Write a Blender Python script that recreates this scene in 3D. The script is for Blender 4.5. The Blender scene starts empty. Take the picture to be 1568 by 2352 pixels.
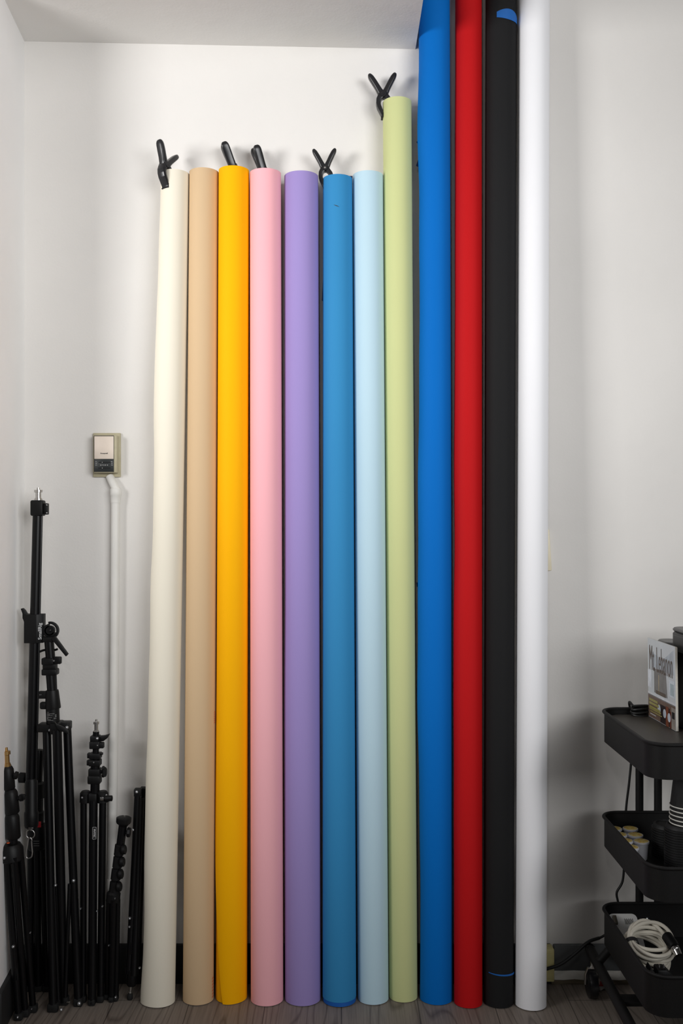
import bpy, bmesh, math, random
from mathutils import Vector, Matrix
random.seed(7)
SC = bpy.context.scene
COL = SC.collection
PI = math.pi
F, CX, HY, CAMZ = 2287.0, 784.0, 1200.0, 1.2     # focal length in px, principal column, horizon row, eye height
WALL = 2.6                                        # distance of the back wall

def P(px, py, d):
    """a point at distance d (metres into the room) seen at image position px, py"""
    return Vector(((px-CX)*d/F, d, CAMZ+(HY-py)*d/F))
def M(px, d):
    return px*d/F
def lin(c):
    c = c/255.0
    return c/12.92 if c <= 0.04045 else ((c+0.055)/1.055)**2.4
def rgb(r, g, b):
    return (lin(r), lin(g), lin(b), 1)

# ---------------------------------------------------------------- materials
def mat(name, col, rough=0.6, metal=0.0, var=0.0, scale=20, bump=0.0, bscale=200, stretch=None, spec=0.5):
    m = bpy.data.materials.new(name); m.use_nodes = True
    nt = m.node_tree; b = nt.nodes['Principled BSDF']
    b.inputs['Roughness'].default_value = rough
    b.inputs['Metallic'].default_value = metal
    b.inputs['Specular IOR Level'].default_value = spec
    b.inputs['Base Color'].default_value = col
    tc = nt.nodes.new('ShaderNodeTexCoord')
    src = tc.outputs['Object']
    if stretch:
        mp = nt.nodes.new('ShaderNodeMapping'); mp.inputs['Scale'].default_value = stretch
        nt.links.new(src, mp.inputs['Vector']); src = mp.outputs['Vector']
    if var:
        n = nt.nodes.new('ShaderNodeTexNoise'); n.inputs['Scale'].default_value = scale; n.inputs['Detail'].default_value = 4
        nt.links.new(src, n.inputs['Vector'])
        r = nt.nodes.new('ShaderNodeValToRGB')
        r.color_ramp.elements[0].position = 0.3; r.color_ramp.elements[1].position = 0.7
        r.color_ramp.elements[0].color = tuple(c*(1-var) for c in col[:3])+(1,)
        r.color_ramp.elements[1].color = tuple(min(1, c*(1+var)) for c in col[:3])+(1,)
        nt.links.new(n.outputs['Fac'], r.inputs['Fac']); nt.links.new(r.outputs['Color'], b.inputs['Base Color'])
    if bump:
        n2 = nt.nodes.new('ShaderNodeTexNoise'); n2.inputs['Scale'].default_value = bscale; n2.inputs['Detail'].default_value = 6
        nt.links.new(src, n2.inputs['Vector'])
        bp = nt.nodes.new('ShaderNodeBump'); bp.inputs['Strength'].default_value = bump; bp.inputs['Distance'].default_value = 0.01
        nt.links.new(n2.outputs['Fac'], bp.inputs['Height']); nt.links.new(bp.outputs['Normal'], b.inputs['Normal'])
    return m

def wall_mat(name, col):
    m = mat(name, col, 0.75, var=0.025, scale=3)
    nt = m.node_tree; b = nt.nodes['Principled BSDF']
    tc = nt.nodes.new('ShaderNodeTexCoord')
    a = nt.nodes.new('ShaderNodeTexNoise'); a.inputs['Scale'].default_value = 4.5; a.inputs['Detail'].default_value = 3
    c = nt.nodes.new('ShaderNodeTexNoise'); c.inputs['Scale'].default_value = 160; c.inputs['Detail'].default_value = 3
    for n in (a, c): nt.links.new(tc.outputs['Object'], n.inputs['Vector'])
    b1 = nt.nodes.new('ShaderNodeBump'); b1.inputs['Strength'].default_value = 0.25; b1.inputs['Distance'].default_value = 0.02
    b2 = nt.nodes.new('ShaderNodeBump'); b2.inputs['Strength'].default_value = 0.10; b2.inputs['Distance'].default_value = 0.003
    nt.links.new(a.outputs['Fac'], b1.inputs['Height']); nt.links.new(c.outputs['Fac'], b2.inputs['Height'])
    nt.links.new(b1.outputs['Normal'], b2.inputs['Normal']); nt.links.new(b2.outputs['Normal'], b.inputs['Normal'])
    return m

def floor_mat():
    m = bpy.data.materials.new('grey_wood_laminate'); m.use_nodes = True
    nt = m.node_tree; b = nt.nodes['Principled BSDF']; b.inputs['Roughness'].default_value = 0.5
    b.inputs['Specular IOR Level'].default_value = 0.3
    tc = nt.nodes.new('ShaderNodeTexCoord')
    mp = nt.nodes.new('ShaderNodeMapping'); mp.inputs['Scale'].default_value = (9.0, 0.9, 1)
    nt.links.new(tc.outputs['Object'], mp.inputs['Vector'])
    # cathedral grain: contour lines of a stretched noise
    w0 = nt.nodes.new('ShaderNodeTexNoise'); w0.inputs['Scale'].default_value = 1.0; w0.inputs['Detail'].default_value = 1.0
    nt.links.new(mp.outputs['Vector'], w0.inputs['Vector'])
    w1 = nt.nodes.new('ShaderNodeMath'); w1.operation = 'MULTIPLY'; w1.inputs[1].default_value = 26.0
    nt.links.new(w0.outputs['Fac'], w1.inputs[0])
    w = nt.nodes.new('ShaderNodeMath'); w.operation = 'PINGPONG'; w.inputs[1].default_value = 1.0
    nt.links.new(w1.outputs[0], w.inputs[0])
    mp2 = nt.nodes.new('ShaderNodeMapping'); mp2.inputs['Scale'].default_value = (160, 5, 1)
    nt.links.new(tc.outputs['Object'], mp2.inputs['Vector'])
    n = nt.nodes.new('ShaderNodeTexNoise'); n.inputs['Scale'].default_value = 1.6; n.inputs['Detail'].default_value = 5
    nt.links.new(mp2.outputs['Vector'], n.inputs['Vector'])
    r = nt.nodes.new('ShaderNodeValToRGB')
    r.color_ramp.elements[0].position = 0.0; r.color_ramp.elements[0].color = rgb(104, 94, 87)
    r.color_ramp.elements[1].position = 0.3; r.color_ramp.elements[1].color = rgb(134, 124, 115)
    nt.links.new(w.outputs[0], r.inputs['Fac'])
    r2 = nt.nodes.new('ShaderNodeValToRGB')
    r2.color_ramp.elements[0].position = 0.35; r2.color_ramp.elements[0].color = (0.82, 0.82, 0.82, 1)
    r2.color_ramp.elements[1].position = 0.6; r2.color_ramp.elements[1].color = (1.05, 1.05, 1.05, 1)
    nt.links.new(n.outputs['Fac'], r2.inputs['Fac'])
    mx = nt.nodes.new('ShaderNodeMix'); mx.data_type = 'RGBA'; mx.blend_type = 'MULTIPLY'; mx.inputs['Factor'].default_value = 1
    nt.links.new(r.outputs['Color'], mx.inputs['A']); nt.links.new(r2.outputs['Color'], mx.inputs['B'])
    # board joints
    br = nt.nodes.new('ShaderNodeTexBrick'); br.inputs['Scale'].default_value = 1.0
    br.inputs['Color1'].default_value = (1, 1, 1, 1); br.inputs['Color2'].default_value = (0.9, 0.9, 0.9, 1)
    br.inputs['Mortar'].default_value = (0.35, 0.35, 0.35, 1); br.inputs['Mortar Size'].default_value = 0.0012
    br.inputs['Brick Width'].default_value = 1.25; br.inputs['Row Height'].default_value = 0.19
    mp3 = nt.nodes.new('ShaderNodeMapping'); mp3.inputs['Rotation'].default_value = (0, 0, PI/2)
    nt.links.new(tc.outputs['Object'], mp3.inputs['Vector']); nt.links.new(mp3.outputs['Vector'], br.inputs['Vector'])
    mx2 = nt.nodes.new('ShaderNodeMix'); mx2.data_type = 'RGBA'; mx2.blend_type = 'MULTIPLY'; mx2.inputs['Factor'].default_value = 1
    nt.links.new(mx.outputs['Result'], mx2.inputs['A']); nt.links.new(br.outputs['Color'], mx2.inputs['B'])
    nt.links.new(mx2.outputs['Result'], b.inputs['Base Color'])
    bp = nt.nodes.new('ShaderNodeBump'); bp.inputs['Strength'].default_value = 0.1; bp.inputs['Distance'].default_value = 0.002
    nt.links.new(n.outputs['Fac'], bp.inputs['Height']); nt.links.new(bp.outputs['Normal'], b.inputs['Normal'])
    return m

def paper_mat(name, c):
    return mat(name, rgb(*c), 0.7, var=0.02, scale=6, bump=0.03, bscale=450, stretch=(1, 1, 0.35), spec=0.12)

WALLM = wall_mat('painted_plaster', rgb(226, 223, 219))
LEFTM = wall_mat('painted_plaster_lit', rgb(244, 243, 242))  # same wall paint made lighter, stands in for extra light on the left wall
CEILM = wall_mat('painted_ceiling', rgb(238, 236, 233))
BASEM = mat('dark_grey_baseboard', rgb(30, 30, 31), 0.6, var=0.1, scale=12)
WHITEM = mat('white_paint', rgb(215, 212, 205), 0.6, var=0.08, scale=30, bump=0.2, bscale=60)
TANM = mat('bare_wood_strip', rgb(120, 108, 88), 0.8, var=0.25, scale=25, stretch=(1, 8, 8))
PIPEM = mat('white_plastic_pipe', rgb(222, 220, 215), 0.5, var=0.03, scale=15)
BLACKP = mat('black_plastic', rgb(11, 11, 12), 0.5, spec=0.3, var=0.06, scale=60)
BLACKG = mat('glossy_black_plastic', rgb(22, 22, 25), 0.3, var=0.04, scale=60)
BLACKM = mat('black_anodised_tube', rgb(7, 7, 9), 0.36, spec=0.3, var=0.05, scale=30, stretch=(1, 1, 0.2))
CARTM = mat('black_powder_coat', rgb(19, 18, 18), 0.55, spec=0.3, var=0.05, scale=80, bump=0.05, bscale=600)
BOARDM = mat('dark_tray_board', rgb(62, 58, 53), 0.42, var=0.05, scale=60)
STEEL = mat('brushed_steel', rgb(205, 203, 200), 0.28, 1.0, var=0.05, scale=40)
RIVETM = mat('steel_rivet', rgb(190, 192, 195), 0.3, 0.9, var=0.05, scale=100)
BRASS = mat('brass', rgb(188, 152, 98), 0.34, 1.0, var=0.08, scale=40)
CARD = mat('cardboard_core', rgb(170, 110, 70), 0.85, var=0.08, scale=40)
ORANGE = mat('orange_rubber_pad', rgb(200, 80, 30), 0.6, var=0.05, scale=50)
RED = mat('red_plastic', rgb(170, 20, 28), 0.5, var=0.05, scale=50)
NAVY = mat('navy_tape', rgb(10, 40, 85), 0.6, var=0.08, scale=40)
BLUET = mat('blue_tape', rgb(10, 95, 175), 0.6, var=0.08, scale=40)
PRINTW = mat('white_print', rgb(200, 200, 200), 0.6, var=0.04, scale=100)
PRINTD = mat('dark_print', rgb(45, 42, 40), 0.7, var=0.05, scale=100)
RUBBER = mat('black_rubber', rgb(10, 10, 10), 0.8, var=0.05, scale=60)
CORDM = mat('black_cord', rgb(9, 9, 10), 0.5, var=0.05, scale=60)

# ---------------------------------------------------------------- mesh helpers
def frame(axis):
    a = axis.normalized()
    t = Vector((0, 1, 0)) if abs(a.y) < 0.8 else Vector((1, 0, 0))
    x = t.cross(a).normalized()
    return x, a.cross(x).normalized(), a
def add_tube(bm, p0, p1, r0, r1=None, n=20, cap=True):
    r1 = r0 if r1 is None else r1
    return add_lathe(bm, p0, p1, [(0, r0), (1, r1)], n, cap)
def add_lathe(bm, p0, p1, prof, n=24, cap=True):
    """prof: (fraction along p0->p1, radius)"""
    ax = p1-p0; x, y, _ = frame(ax)
    rings = []
    for t, r in prof:
        c = p0+ax*t
        rings.append([bm.verts.new(c+x*(r*math.cos(2*PI*i/n))+y*(r*math.sin(2*PI*i/n))) for i in range(n)])
    for a, b in zip(rings, rings[1:]):
        for i in range(n):
            bm.faces.new((a[i], a[(i+1) % n], b[(i+1) % n], b[i]))
    if cap:
        bm.faces.new(list(reversed(rings[0]))); bm.faces.new(rings[-1])
def add_path(bm, pts, r, n=10, closed=False):
    pts = [Vector(p) for p in pts]; L = len(pts); rings = []; px = None
    for k in range(L):
        if closed: t = pts[(k+1) % L]-pts[k-1]
        else: t = pts[min(k+1, L-1)]-pts[max(k-1, 0)]
        t.normalize()
        if px is None: x, y, _ = frame(t)
        else:
            x = (px-t*px.dot(t)).normalized(); y = t.cross(x)
        px = x
        rr = r(k/(L-1)) if callable(r) else r
        rings.append([bm.verts.new(pts[k]+x*(rr*math.cos(2*PI*i/n))+y*(rr*math.sin(2*PI*i/n))) for i in range(n)])
    pairs = list(zip(rings, rings[1:]))
    if closed: pairs.append((rings[-1], rings[0]))
    for a, b in pairs:
        for i in range(n):
            bm.faces.new((a[i], a[(i+1) % n], b[(i+1) % n], b[i]))
    if not closed:
        bm.faces.new(list(reversed(rings[0]))); bm.faces.new(rings[-1])
def spline(pts, n=12):
    pts = [Vector(p) for p in pts]; out = []
    for i in range(len(pts)-1):
        p0 = pts[max(i-1, 0)]; p1 = pts[i]; p2 = pts[i+1]; p3 = pts[min(i+2, len(pts)-1)]
        for k in range(n):
            t = k/n
            out.append(0.5*((2*p1)+(p2-p0)*t+(2*p0-5*p1+4*p2-p3)*t*t+(3*p1-p0-3*p2+p3)*t**3))
    out.append(pts[-1]); return out
def merge(bm, src, mtx=None):
    """copy the geometry of bmesh src into bm"""
    vm = {}
    for v in src.verts: vm[v] = bm.verts.new(mtx @ v.co if mtx else v.co)
    for f in src.faces: bm.faces.new([vm[v] for v in f.verts])
    src.free()
def add_box(bm, lo, hi, bevel=0.0, mtx=None, seg=2):
    b = bmesh.new()
    v = [b.verts.new((x, y, z)) for x in (lo[0], hi[0]) for y in (lo[1], hi[1]) for z in (lo[2], hi[2])]
    for f in ((0, 1, 3, 2), (4, 6, 7, 5), (0, 4, 5, 1), (2, 3, 7, 6), (0, 2, 6, 4), (1, 5, 7, 3)):
        b.faces.new([v[i] for i in f])
    if bevel: bmesh.ops.bevel(b, geom=b.edges[:], offset=bevel, segments=seg, profile=0.5, affect='EDGES')
    merge(bm, b, mtx)
def add_prism(bm, poly, w0, w1, mtx, bevel=0.0):
    """polygon in local (u, v), extruded along local w, placed with mtx (columns u, w, v)"""
    b = bmesh.new()
    a = [b.verts.new((u, w0, v)) for u, v in poly]; c = [b.verts.new((u, w1, v)) for u, v in poly]
    n = len(poly)
    b.faces.new(a); b.faces.new(list(reversed(c)))
    for i in range(n): b.faces.new((a[(i+1) % n], a[i], c[i], c[(i+1) % n]))
    bmesh.ops.recalc_face_normals(b, faces=b.faces[:])
    if bevel: bmesh.ops.bevel(b, geom=b.edges[:], offset=bevel, segments=2, profile=0.5, affect='EDGES', clamp_overlap=True)
    merge(bm, b, mtx)
def rrect(x0, x1, y0, y1, r, n=6):
    out = []
    for cx, cy, a0 in ((x1-r, y1-r, 0), (x0+r, y1-r, 90), (x0+r, y0+r, 180), (x1-r, y0+r, 270)):
        for k in range(n+1):
            a = math.radians(a0+90*k/n); out.append((cx+r*math.cos(a), cy+r*math.sin(a)))
    return out
def obj(name, bm, m, parent=None, sharp=35):
    bmesh.ops.recalc_face_normals(bm, faces=bm.faces[:])
    me = bpy.data.meshes.new(name); bm.to_mesh(me); bm.free()
    me.materials.append(m)
    me.polygons.foreach_set('use_smooth', [True]*len(me.polygons)); me.set_sharp_from_angle(angle=math.radians(sharp))
    o = bpy.data.objects.new(name, me); COL.objects.link(o)
    if parent is not None:
        o.parent = parent
        if parent.get('built_in_place'): o.matrix_parent_inverse = Matrix.Translation(-Vector(parent.location))
    return o
def thing(name, label, cat, loc=(0, 0, 0), group=None, in_place=True):
    o = bpy.data.objects.new(name, None); COL.objects.link(o)
    o.location = loc; o.empty_display_size = 0.05
    o['label'] = label; o['category'] = cat
    if group: o['group'] = group
    if in_place: o['built_in_place'] = True
    return o
def tag(o, label, cat, group=None):
    o['label'] = label; o['category'] = cat
    if group: o['group'] = group
    return o
def struct(name, bm, m, label):
    o = obj(name, bm, m); o['kind'] = 'structure'; o['label'] = label; o['category'] = name.split('_')[0]
    return o
def text(name, body, size, m, parent, mtx, sx=1.0, depth=0.0004, bold=0.0):
    cu = bpy.data.curves.new(name, 'FONT'); cu.body = body; cu.size = size; cu.extrude = depth; cu.offset = bold
    cu.align_x = 'CENTER'; cu.align_y = 'CENTER'; cu.resolution_u = 3
    t = bpy.data.objects.new(name, cu); COL.objects.link(t)
    bpy.context.view_layer.update()
    me = bpy.data.meshes.new_from_object(t.evaluated_get(bpy.context.evaluated_depsgraph_get()))
    bpy.data.objects.remove(t); bpy.data.curves.remove(cu)
    me.transform(mtx @ Matrix.Diagonal((sx, 1, 1, 1)))
    me.materials.clear(); me.materials.append(m)
    b = bmesh.new(); b.from_mesh(me); bpy.data.meshes.remove(me)
    return obj(name, b, m, parent)
def clone(root, loc, label=None, rot=None):
    """copy a thing with its parts and sub-parts"""
    r = root.copy(); COL.objects.link(r); r.location = loc
    if rot: r.rotation_euler = rot
    if label: r['label'] = label
    for ch in list(root.children):
        c = ch.copy(); COL.objects.link(c); c.parent = r
        for g in list(ch.children):
            d = g.copy(); COL.objects.link(d); d.parent = c
    return r
def basis(o, u, w, v):
    m = Matrix.Identity(4)
    for i in range(3): m[i][0], m[i][1], m[i][2], m[i][3] = u[i], w[i], v[i], o[i]
    return m

# ---------------------------------------------------------------- the room
LX = (56-CX)*WALL/F                                  # back left corner
bm = bmesh.new(); add_box(bm, (-3.0, -2.2, -0.05), (3.2, WALL, 0.0))
struct('floor', bm, floor_mat(), 'grey brown wood laminate floor with long grain')
bm = bmesh.new(); add_box(bm, (-3.0, WALL, -0.05), (3.2, WALL+0.1, 2.97))
struct('wall_back', bm, WALLM, 'uneven white painted plaster wall behind the paper rolls')
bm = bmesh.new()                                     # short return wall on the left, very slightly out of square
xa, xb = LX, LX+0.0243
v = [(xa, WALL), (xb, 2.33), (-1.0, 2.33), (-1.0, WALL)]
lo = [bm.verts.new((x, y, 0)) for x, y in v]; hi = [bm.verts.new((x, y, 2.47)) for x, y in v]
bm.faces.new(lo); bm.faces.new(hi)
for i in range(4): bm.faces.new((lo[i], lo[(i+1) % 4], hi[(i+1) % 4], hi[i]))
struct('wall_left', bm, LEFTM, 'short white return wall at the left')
SX = 0.193                                           # right face of the dropped ceiling
bm = bmesh.new()
zl, zr = P(0, 95, WALL).z, P(0, 113, WALL).z
zL = zl+(zl-zr)/(SX-LX)*(LX+1.0)
v = [(-1.0, zL), (SX, zr), (SX, 2.97), (-1.0, 2.97)]
a = [bm.verts.new((x, 0.9, z)) for x, z in v]; b = [bm.verts.new((x, WALL, z)) for x, z in v]
bm.faces.new(a); bm.faces.new(b)
for i in range(4): bm.faces.new((a[i], a[(i+1) % 4], b[(i+1) % 4], b[i]))
bmesh.ops.subdivide_edges(bm, edges=bm.edges[:], cuts=1)
struct('ceiling_dropped', bm, CEILM, 'white dropped ceiling over the left half')
bm = bmesh.new(); add_box(bm, (SX, 0.9, 2.92), (3.2, WALL, 2.97))
struct('ceiling', bm, CEILM, 'white upper ceiling over the tall paper rolls')
zb = P(0, 2166, WALL).z
bm = bmesh.new(); add_box(bm, (LX+0.002, WALL-0.012, 0), (0.545, WALL, zb), 0.002)
struct('baseboard_back', bm, BASEM, 'dark grey baseboard along the back wall')
bm = bmesh.new(); add_box(bm, (0.552, WALL-0.013, 0.034), (3.2, WALL, zb-.001), 0.0015)
struct('baseboard_right', bm, mat('grey_vinyl_baseboard', rgb(92, 95, 97), 0.6, var=.08, scale=14), 'mid grey vinyl baseboard right of the white roll')
bm = bmesh.new()
n = 90; prev = None                                  # hand-painted shoe strip with a chipped edge
for k in range(n+1):
    x = 0.545+(3.2-0.545)*k/n; j = random.uniform(-0.0012, 0.0012)
    q = [bm.verts.new(p) for p in ((x, WALL-0.013, 0.036+j), (x, WALL-0.017, 0.030+j), (x, WALL-0.018, 0.015+j*2), (x, WALL, 0.015), (x, WALL, 0.036))]
    if prev:
        for i in range(5): bm.faces.new((prev[i], prev[(i+1) % 5], q[(i+1) % 5], q[i]))
    else: bm.faces.new(q)
    prev = q
bm.faces.new(prev)
struct('trim_1', bm, WHITEM, 'chipped white painted strip under the grey baseboard')
bm = bmesh.new(); add_box(bm, (0.545, WALL-0.014, 0), (3.2, WALL, 0.015), 0.001)
struct('trim_2', bm, TANM, 'bare wood strip at the floor edge')
bm = bmesh.new()
d = Vector((xb-xa, 2.33-WALL, 0)).normalized()
add_box(bm, (0, 0, 0), (0.27, 0.012, zb), 0.002, basis((xa, WALL-0.013, 0), d, (1, 0.09, 0), (0, 0, 1)))
struct('baseboard_left', bm, BASEM, 'dark grey baseboard along the left return wall')

# ---------------------------------------------------------------- paper rolls
GROUP = 'rolls of backdrop paper leaning on the wall'
ROLL = {}
def roll(key, label, col, xb, yb, xt, yt=None, length=None, wpx=72, gap=0.004, flare=None, seam=None,
         thick=0.0012, core_out=(0.0015, 0.0), ring=None, wt=None):
    """xb, yb: middle of the lower front rim; xt, yt: middle of the upper rim in the photograph"""
    df = CAMZ*F/(yb-HY)
    r = M(wpx/2, df+0.03)
    dt = WALL-r-gap
    base = Vector(((xb-CX)*(df+r)/F, df+r, 0))
    if yt is not None: zt = CAMZ+(HY-yt)*(dt-r)/F
    else: zt = length
    top = Vector(((xt-CX)*dt/F, dt, zt))
    if length:                                      # continues above the frame: keep the slope seen at the frame's top edge
        pass
    ax = (top-base); a = ax.normalized()
    base.z = r*a.y+0.0005+ (0.0 if ring is None else 0)
    ax = top-base; a = ax.normalized()
    ex = Vector((1, 0, 0)); ex = (ex-a*ex.dot(a)).normalized(); ey = a.cross(ex).normalized()
    t = thing('paper_roll', label, 'paper roll', base, GROUP)
    r2 = r if wt is None else M(wt/2, dt)
    bm = bmesh.new(); nz, nt_ = 72, 80; ri = r-0.009
    rings = []
    s0 = 0.0 if ring is None else ring/ax.length
    for k in range(nz+1):
        q = k/nz; f = s0+(1-s0)*q; c = base+ax*f; R = r+(r2-r)*f
        th0 = math.radians(seam(q) if seam else 178.0)
        fl = flare(q) if flare else 0.0
        out, inn = [], []
        for i in range(nt_+1):
            s = i/nt_; th = th0+s*2*PI*0.9995
            rad = R+thick*(1-s)+fl*math.exp(-(s*2*PI/0.75)**2)
            dr = ex*math.cos(th)+ey*math.sin(th)
            out.append(bm.verts.new(c+dr*rad)); inn.append(bm.verts.new(c+dr*ri))
        rings.append((out, inn))
    for (o0, i0), (o1, i1) in zip(rings, rings[1:]):
        for i in range(nt_):
            bm.faces.new((o0[i], o0[i+1], o1[i+1], o1[i])); bm.faces.new((i0[i+1], i0[i], i1[i], i1[i+1]))
        bm.faces.new((o0[nt_], o0[0], o1[0], o1[nt_])); bm.faces.new((i0[0], i0[nt_], i1[nt_], i1[0]))
    for (o, i_) in (rings[0], rings[-1]):
        for i in range(nt_): bm.faces.new((o[i], o[i+1], i_[i+1], i_[i]))
        bm.faces.new((o[nt_], o[0], i_[0], i_[nt_]))
    obj('paper', bm, paper_mat('paper_'+key, col), t, 30)
    bm = bmesh.new(); c0 = base-a*core_out[1]; c1 = top+a*core_out[0]
    n = 40
    R0 = [[bm.verts.new(c+(ex*math.cos(2*PI*i/n)+ey*math.sin(2*PI*i/n))*rr) for i in range(n)]
          for c, rr in ((c0, ri-0.0002), (c1, ri-0.0002), (c1, ri-0.005), (c0, ri-0.005))]
    for A, B in ((0, 1), (1, 2), (2, 3), (3, 0)):
        for i in range(n): bm.faces.new((R0[A][i], R0[A][(i+1) % n], R0[B][(i+1) % n], R0[B][i]))
    obj('core', bm, CARD, t)
    if ring:
        bm = bmesh.new(); add_lathe(bm, base, base+a*(ring+0.002), [(0, r-0.0015), (0.03, r-0.0002), (1, r-0.0002)], 48)
        o = obj('end_wrap', bm, mat('deep_blue_paper', rgb(10, 90, 175), 0.6, var=0.03), t); o['label'] = 'deep blue inner layer showing below the paper'
    ROLL[key] = dict(t=t, base=base, top=top, r=r, r2=r2, a=a, ex=ex, ey=ey, L=ax.length)
    return t
def curvy(pts, wob=0.0012, ph=0.0):
    def f(q):
        y = 0
        for (a, va), (b, vb) in zip(pts, pts[1:]):
            if a <= q <= b:
                u = (q-a)/(b-a); u = u*u*(3-2*u); y = va+(vb-va)*u
        return max(0.0, y+wob*math.sin(q*17+ph)*math.sin(q*41+ph*2))
    return f
roll('cream', 'cream paper roll at the left end of the row, with a loose wavy edge', (233, 226, 209), 366, 2317, 402.5, 388,
     wpx=70, wt=63, flare=curvy([(0, .008), (.06, .003), (.2, .006), (.33, .004), (.5, .0035), (.57, .001), (.75, .006), (.82, .003), (1, .0)], .001), seam=lambda q: 180)
roll('tan', 'tan paper roll between the cream and the yellow ones', (208, 179, 142), 455.5, 2311, 469, 385, wpx=69, wt=66)
roll('yellow', 'bright golden yellow paper roll with an open flap at its foot', (252, 180, 0), 531, 2307, 537.5, 380, wpx=71, wt=68, gap=0.016, thick=0.0015, flare=lambda q: .0045*max(0, 1-q/.42),
     seam=lambda q: 248-105*min(1, q*2.1)**0.8)
roll('pink', 'pale pink paper roll beside the yellow one', (246, 180, 187), 613.5, 2313, 609.5, 386, wpx=73, wt=70, gap=0.016)
roll('purple', 'lavender purple paper roll with an unclamped top, between the pink and teal rolls', (156, 139, 197), 696, 2313, 692, 392, wpx=80, wt=76,
     flare=curvy([(0, .001), (.35, .002), (.5, .0), (1, .0)], 0))
roll('teal', 'teal blue paper roll with a dark blue end at the floor', (54, 136, 189), 779.5, 2316, 775.5, 399, wpx=76, wt=66, ring=0.011)
roll('pale_blue', 'very pale blue paper roll standing between the teal and the green ones', (188, 216, 229), 857, 2310, 845, 392, wpx=69, wt=68)
roll('green', 'light yellow green paper roll taller than its left neighbours, clamp on top', (201, 206, 148), 926, 2304, 912, 222, wpx=64, wt=64, core_out=(0.004, 0))
def xtop(x0, x1):                                   # columns at the frame's top edge and foot, extended to the hidden upper end
    return x0
roll('blue', 'strong cobalt blue paper roll running up beside the dropped ceiling, wavy left edge', (0, 105, 190), 1003, 2310, 997, length=2.70, wpx=71, wt=69, gap=0.006,
     flare=curvy([(0, .003), (.05, .001), (.15, .003), (.3, .0075), (.42, .006), (.6, .001), (.75, .0005), (.82, .004), (.9, .001), (1, .001)], .0012), seam=lambda q: 182)
roll('red', 'bright red paper roll taller than the frame, between the blue and black ones', (188, 20, 24), 1075.5, 2318, 1076, length=2.71, wpx=62, wt=58, gap=0.006,
     flare=curvy([(0, .001), (.2, .0025), (.34, .004), (.42, .0015), (.5, .003), (.6, .0015), (1, .001)], .0004), seam=lambda q: 181)
roll('black', 'black paper roll with a strip of blue tape near the ceiling', (31, 31, 32), 1144.5, 2318, 1150.5, length=2.70, wpx=67, wt=69, gap=0.005)
roll('white', 'white paper roll at the right end of the row', (243, 243, 246), 1218.5, 2324, 1226.5, length=2.71, wpx=70, wt=70, gap=0.005)
def on_roll(key, z, ang, dr=0.0):
    R = ROLL[key]; f = (z-R['base'].z)/(R['top'].z-R['base'].z); c = R['base']+(R['top']-R['base'])*f
    rr = R['r']+(R['r2']-R['r'])*f+dr; th = math.radians(ang)
    return c+(R['ex']*math.cos(th)+R['ey']*math.sin(th))*rr
def patch(key, name, z0, z1, a0, a1, m, dr=0.0018, thick=0.0006, shape=None, label=None, n=16):
    """a strip of tape stuck on a roll between heights z0..z1 and angles a0..a1"""
    bm = bmesh.new(); prev = None
    for k in range(n+1):
        q = k/n; a = a0+(a1-a0)*q
        l, h = (z0, z1) if shape is None else shape(q)
        v = [bm.verts.new(on_roll(key, z, a, d_)) for z, d_ in ((l, dr), (h, dr), (h, dr+thick), (l, dr+thick))]
        if prev:
            for i in range(4): bm.faces.new((prev[i], prev[(i+1) % 4], v[(i+1) % 4], v[i]))
        else: bm.faces.new(v)
        prev = v
    bm.faces.new(prev)
    o = obj(name, bm, m, ROLL[key]['t'])
    if label: o['label'] = label
    return o
zt = CAMZ+(HY-38)*2.53/F
patch('black', 'blue_tape', 0, 0, 246, 352, BLUET, shape=lambda q: (zt-0.004*q-.010-0.004*math.sin(q*PI), zt+0.004+0.010*math.sin(q*PI*0.9)-0.010*q*q), label='strip of blue tape')
zt2 = CAMZ+(HY-2237)*2.46/F
patch('black', 'blue_tape', 0, 0, 222, 338, BLUET, shape=lambda q: (zt2-0.001-0.007*q, zt2+0.001-0.004*q), label='thin sliver of blue tape')
def scrap(key, pts, m=NAVY, name='tape_scrap'):
    """flat torn scrap of tape sticking out from the side of a roll; pts are image points at the roll's own distance"""
    R = ROLL[key]; bm = bmesh.new()
    vs0, vs1 = [], []
    for px, py in pts:
        z = CAMZ+(HY-py)*2.55/F; f = (z-R['base'].z)/(R['top'].z-R['base'].z)
        dd = (R['base']+(R['top']-R['base'])*f).y+0.012
        p = P(px, py, dd); vs0.append(bm.verts.new(p)); vs1.append(bm.verts.new(p+Vector((0, 0.001, 0))))
    n = len(pts); bm.faces.new(vs0); bm.faces.new(list(reversed(vs1)))
    for i in range(n): bm.faces.new((vs0[i], vs0[(i+1) % n], vs1[(i+1) % n], vs1[i]))
    o = obj(name, bm, m, R['t']); o['label'] = 'torn scrap of dark blue tape'
scrap('blue', [(960, 259), (970, 259), (970, 306), (962, 306)])
scrap('blue', [(963, 321), (972, 320), (972, 340), (964, 338), (956, 326)])
scrap('blue', [(963, 356), (972, 354), (972, 384), (962, 384), (955, 381)])
scrap('blue', [(956, 1338), (968, 1336), (968, 1347), (957, 1348)])
scrap('teal', [(743, 548), (752, 546), (752, 566), (742, 560)])
scrap('teal', [(743, 600), (752, 598), (752, 700), (739, 690)])
scrap('teal', [(800, 404), (809.5, 404), (809.5, 424), (800, 422)])
scrap('cream', [(334, 2140), (345, 2140), (345, 2192), (333, 2186)], BLUET)
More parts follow.
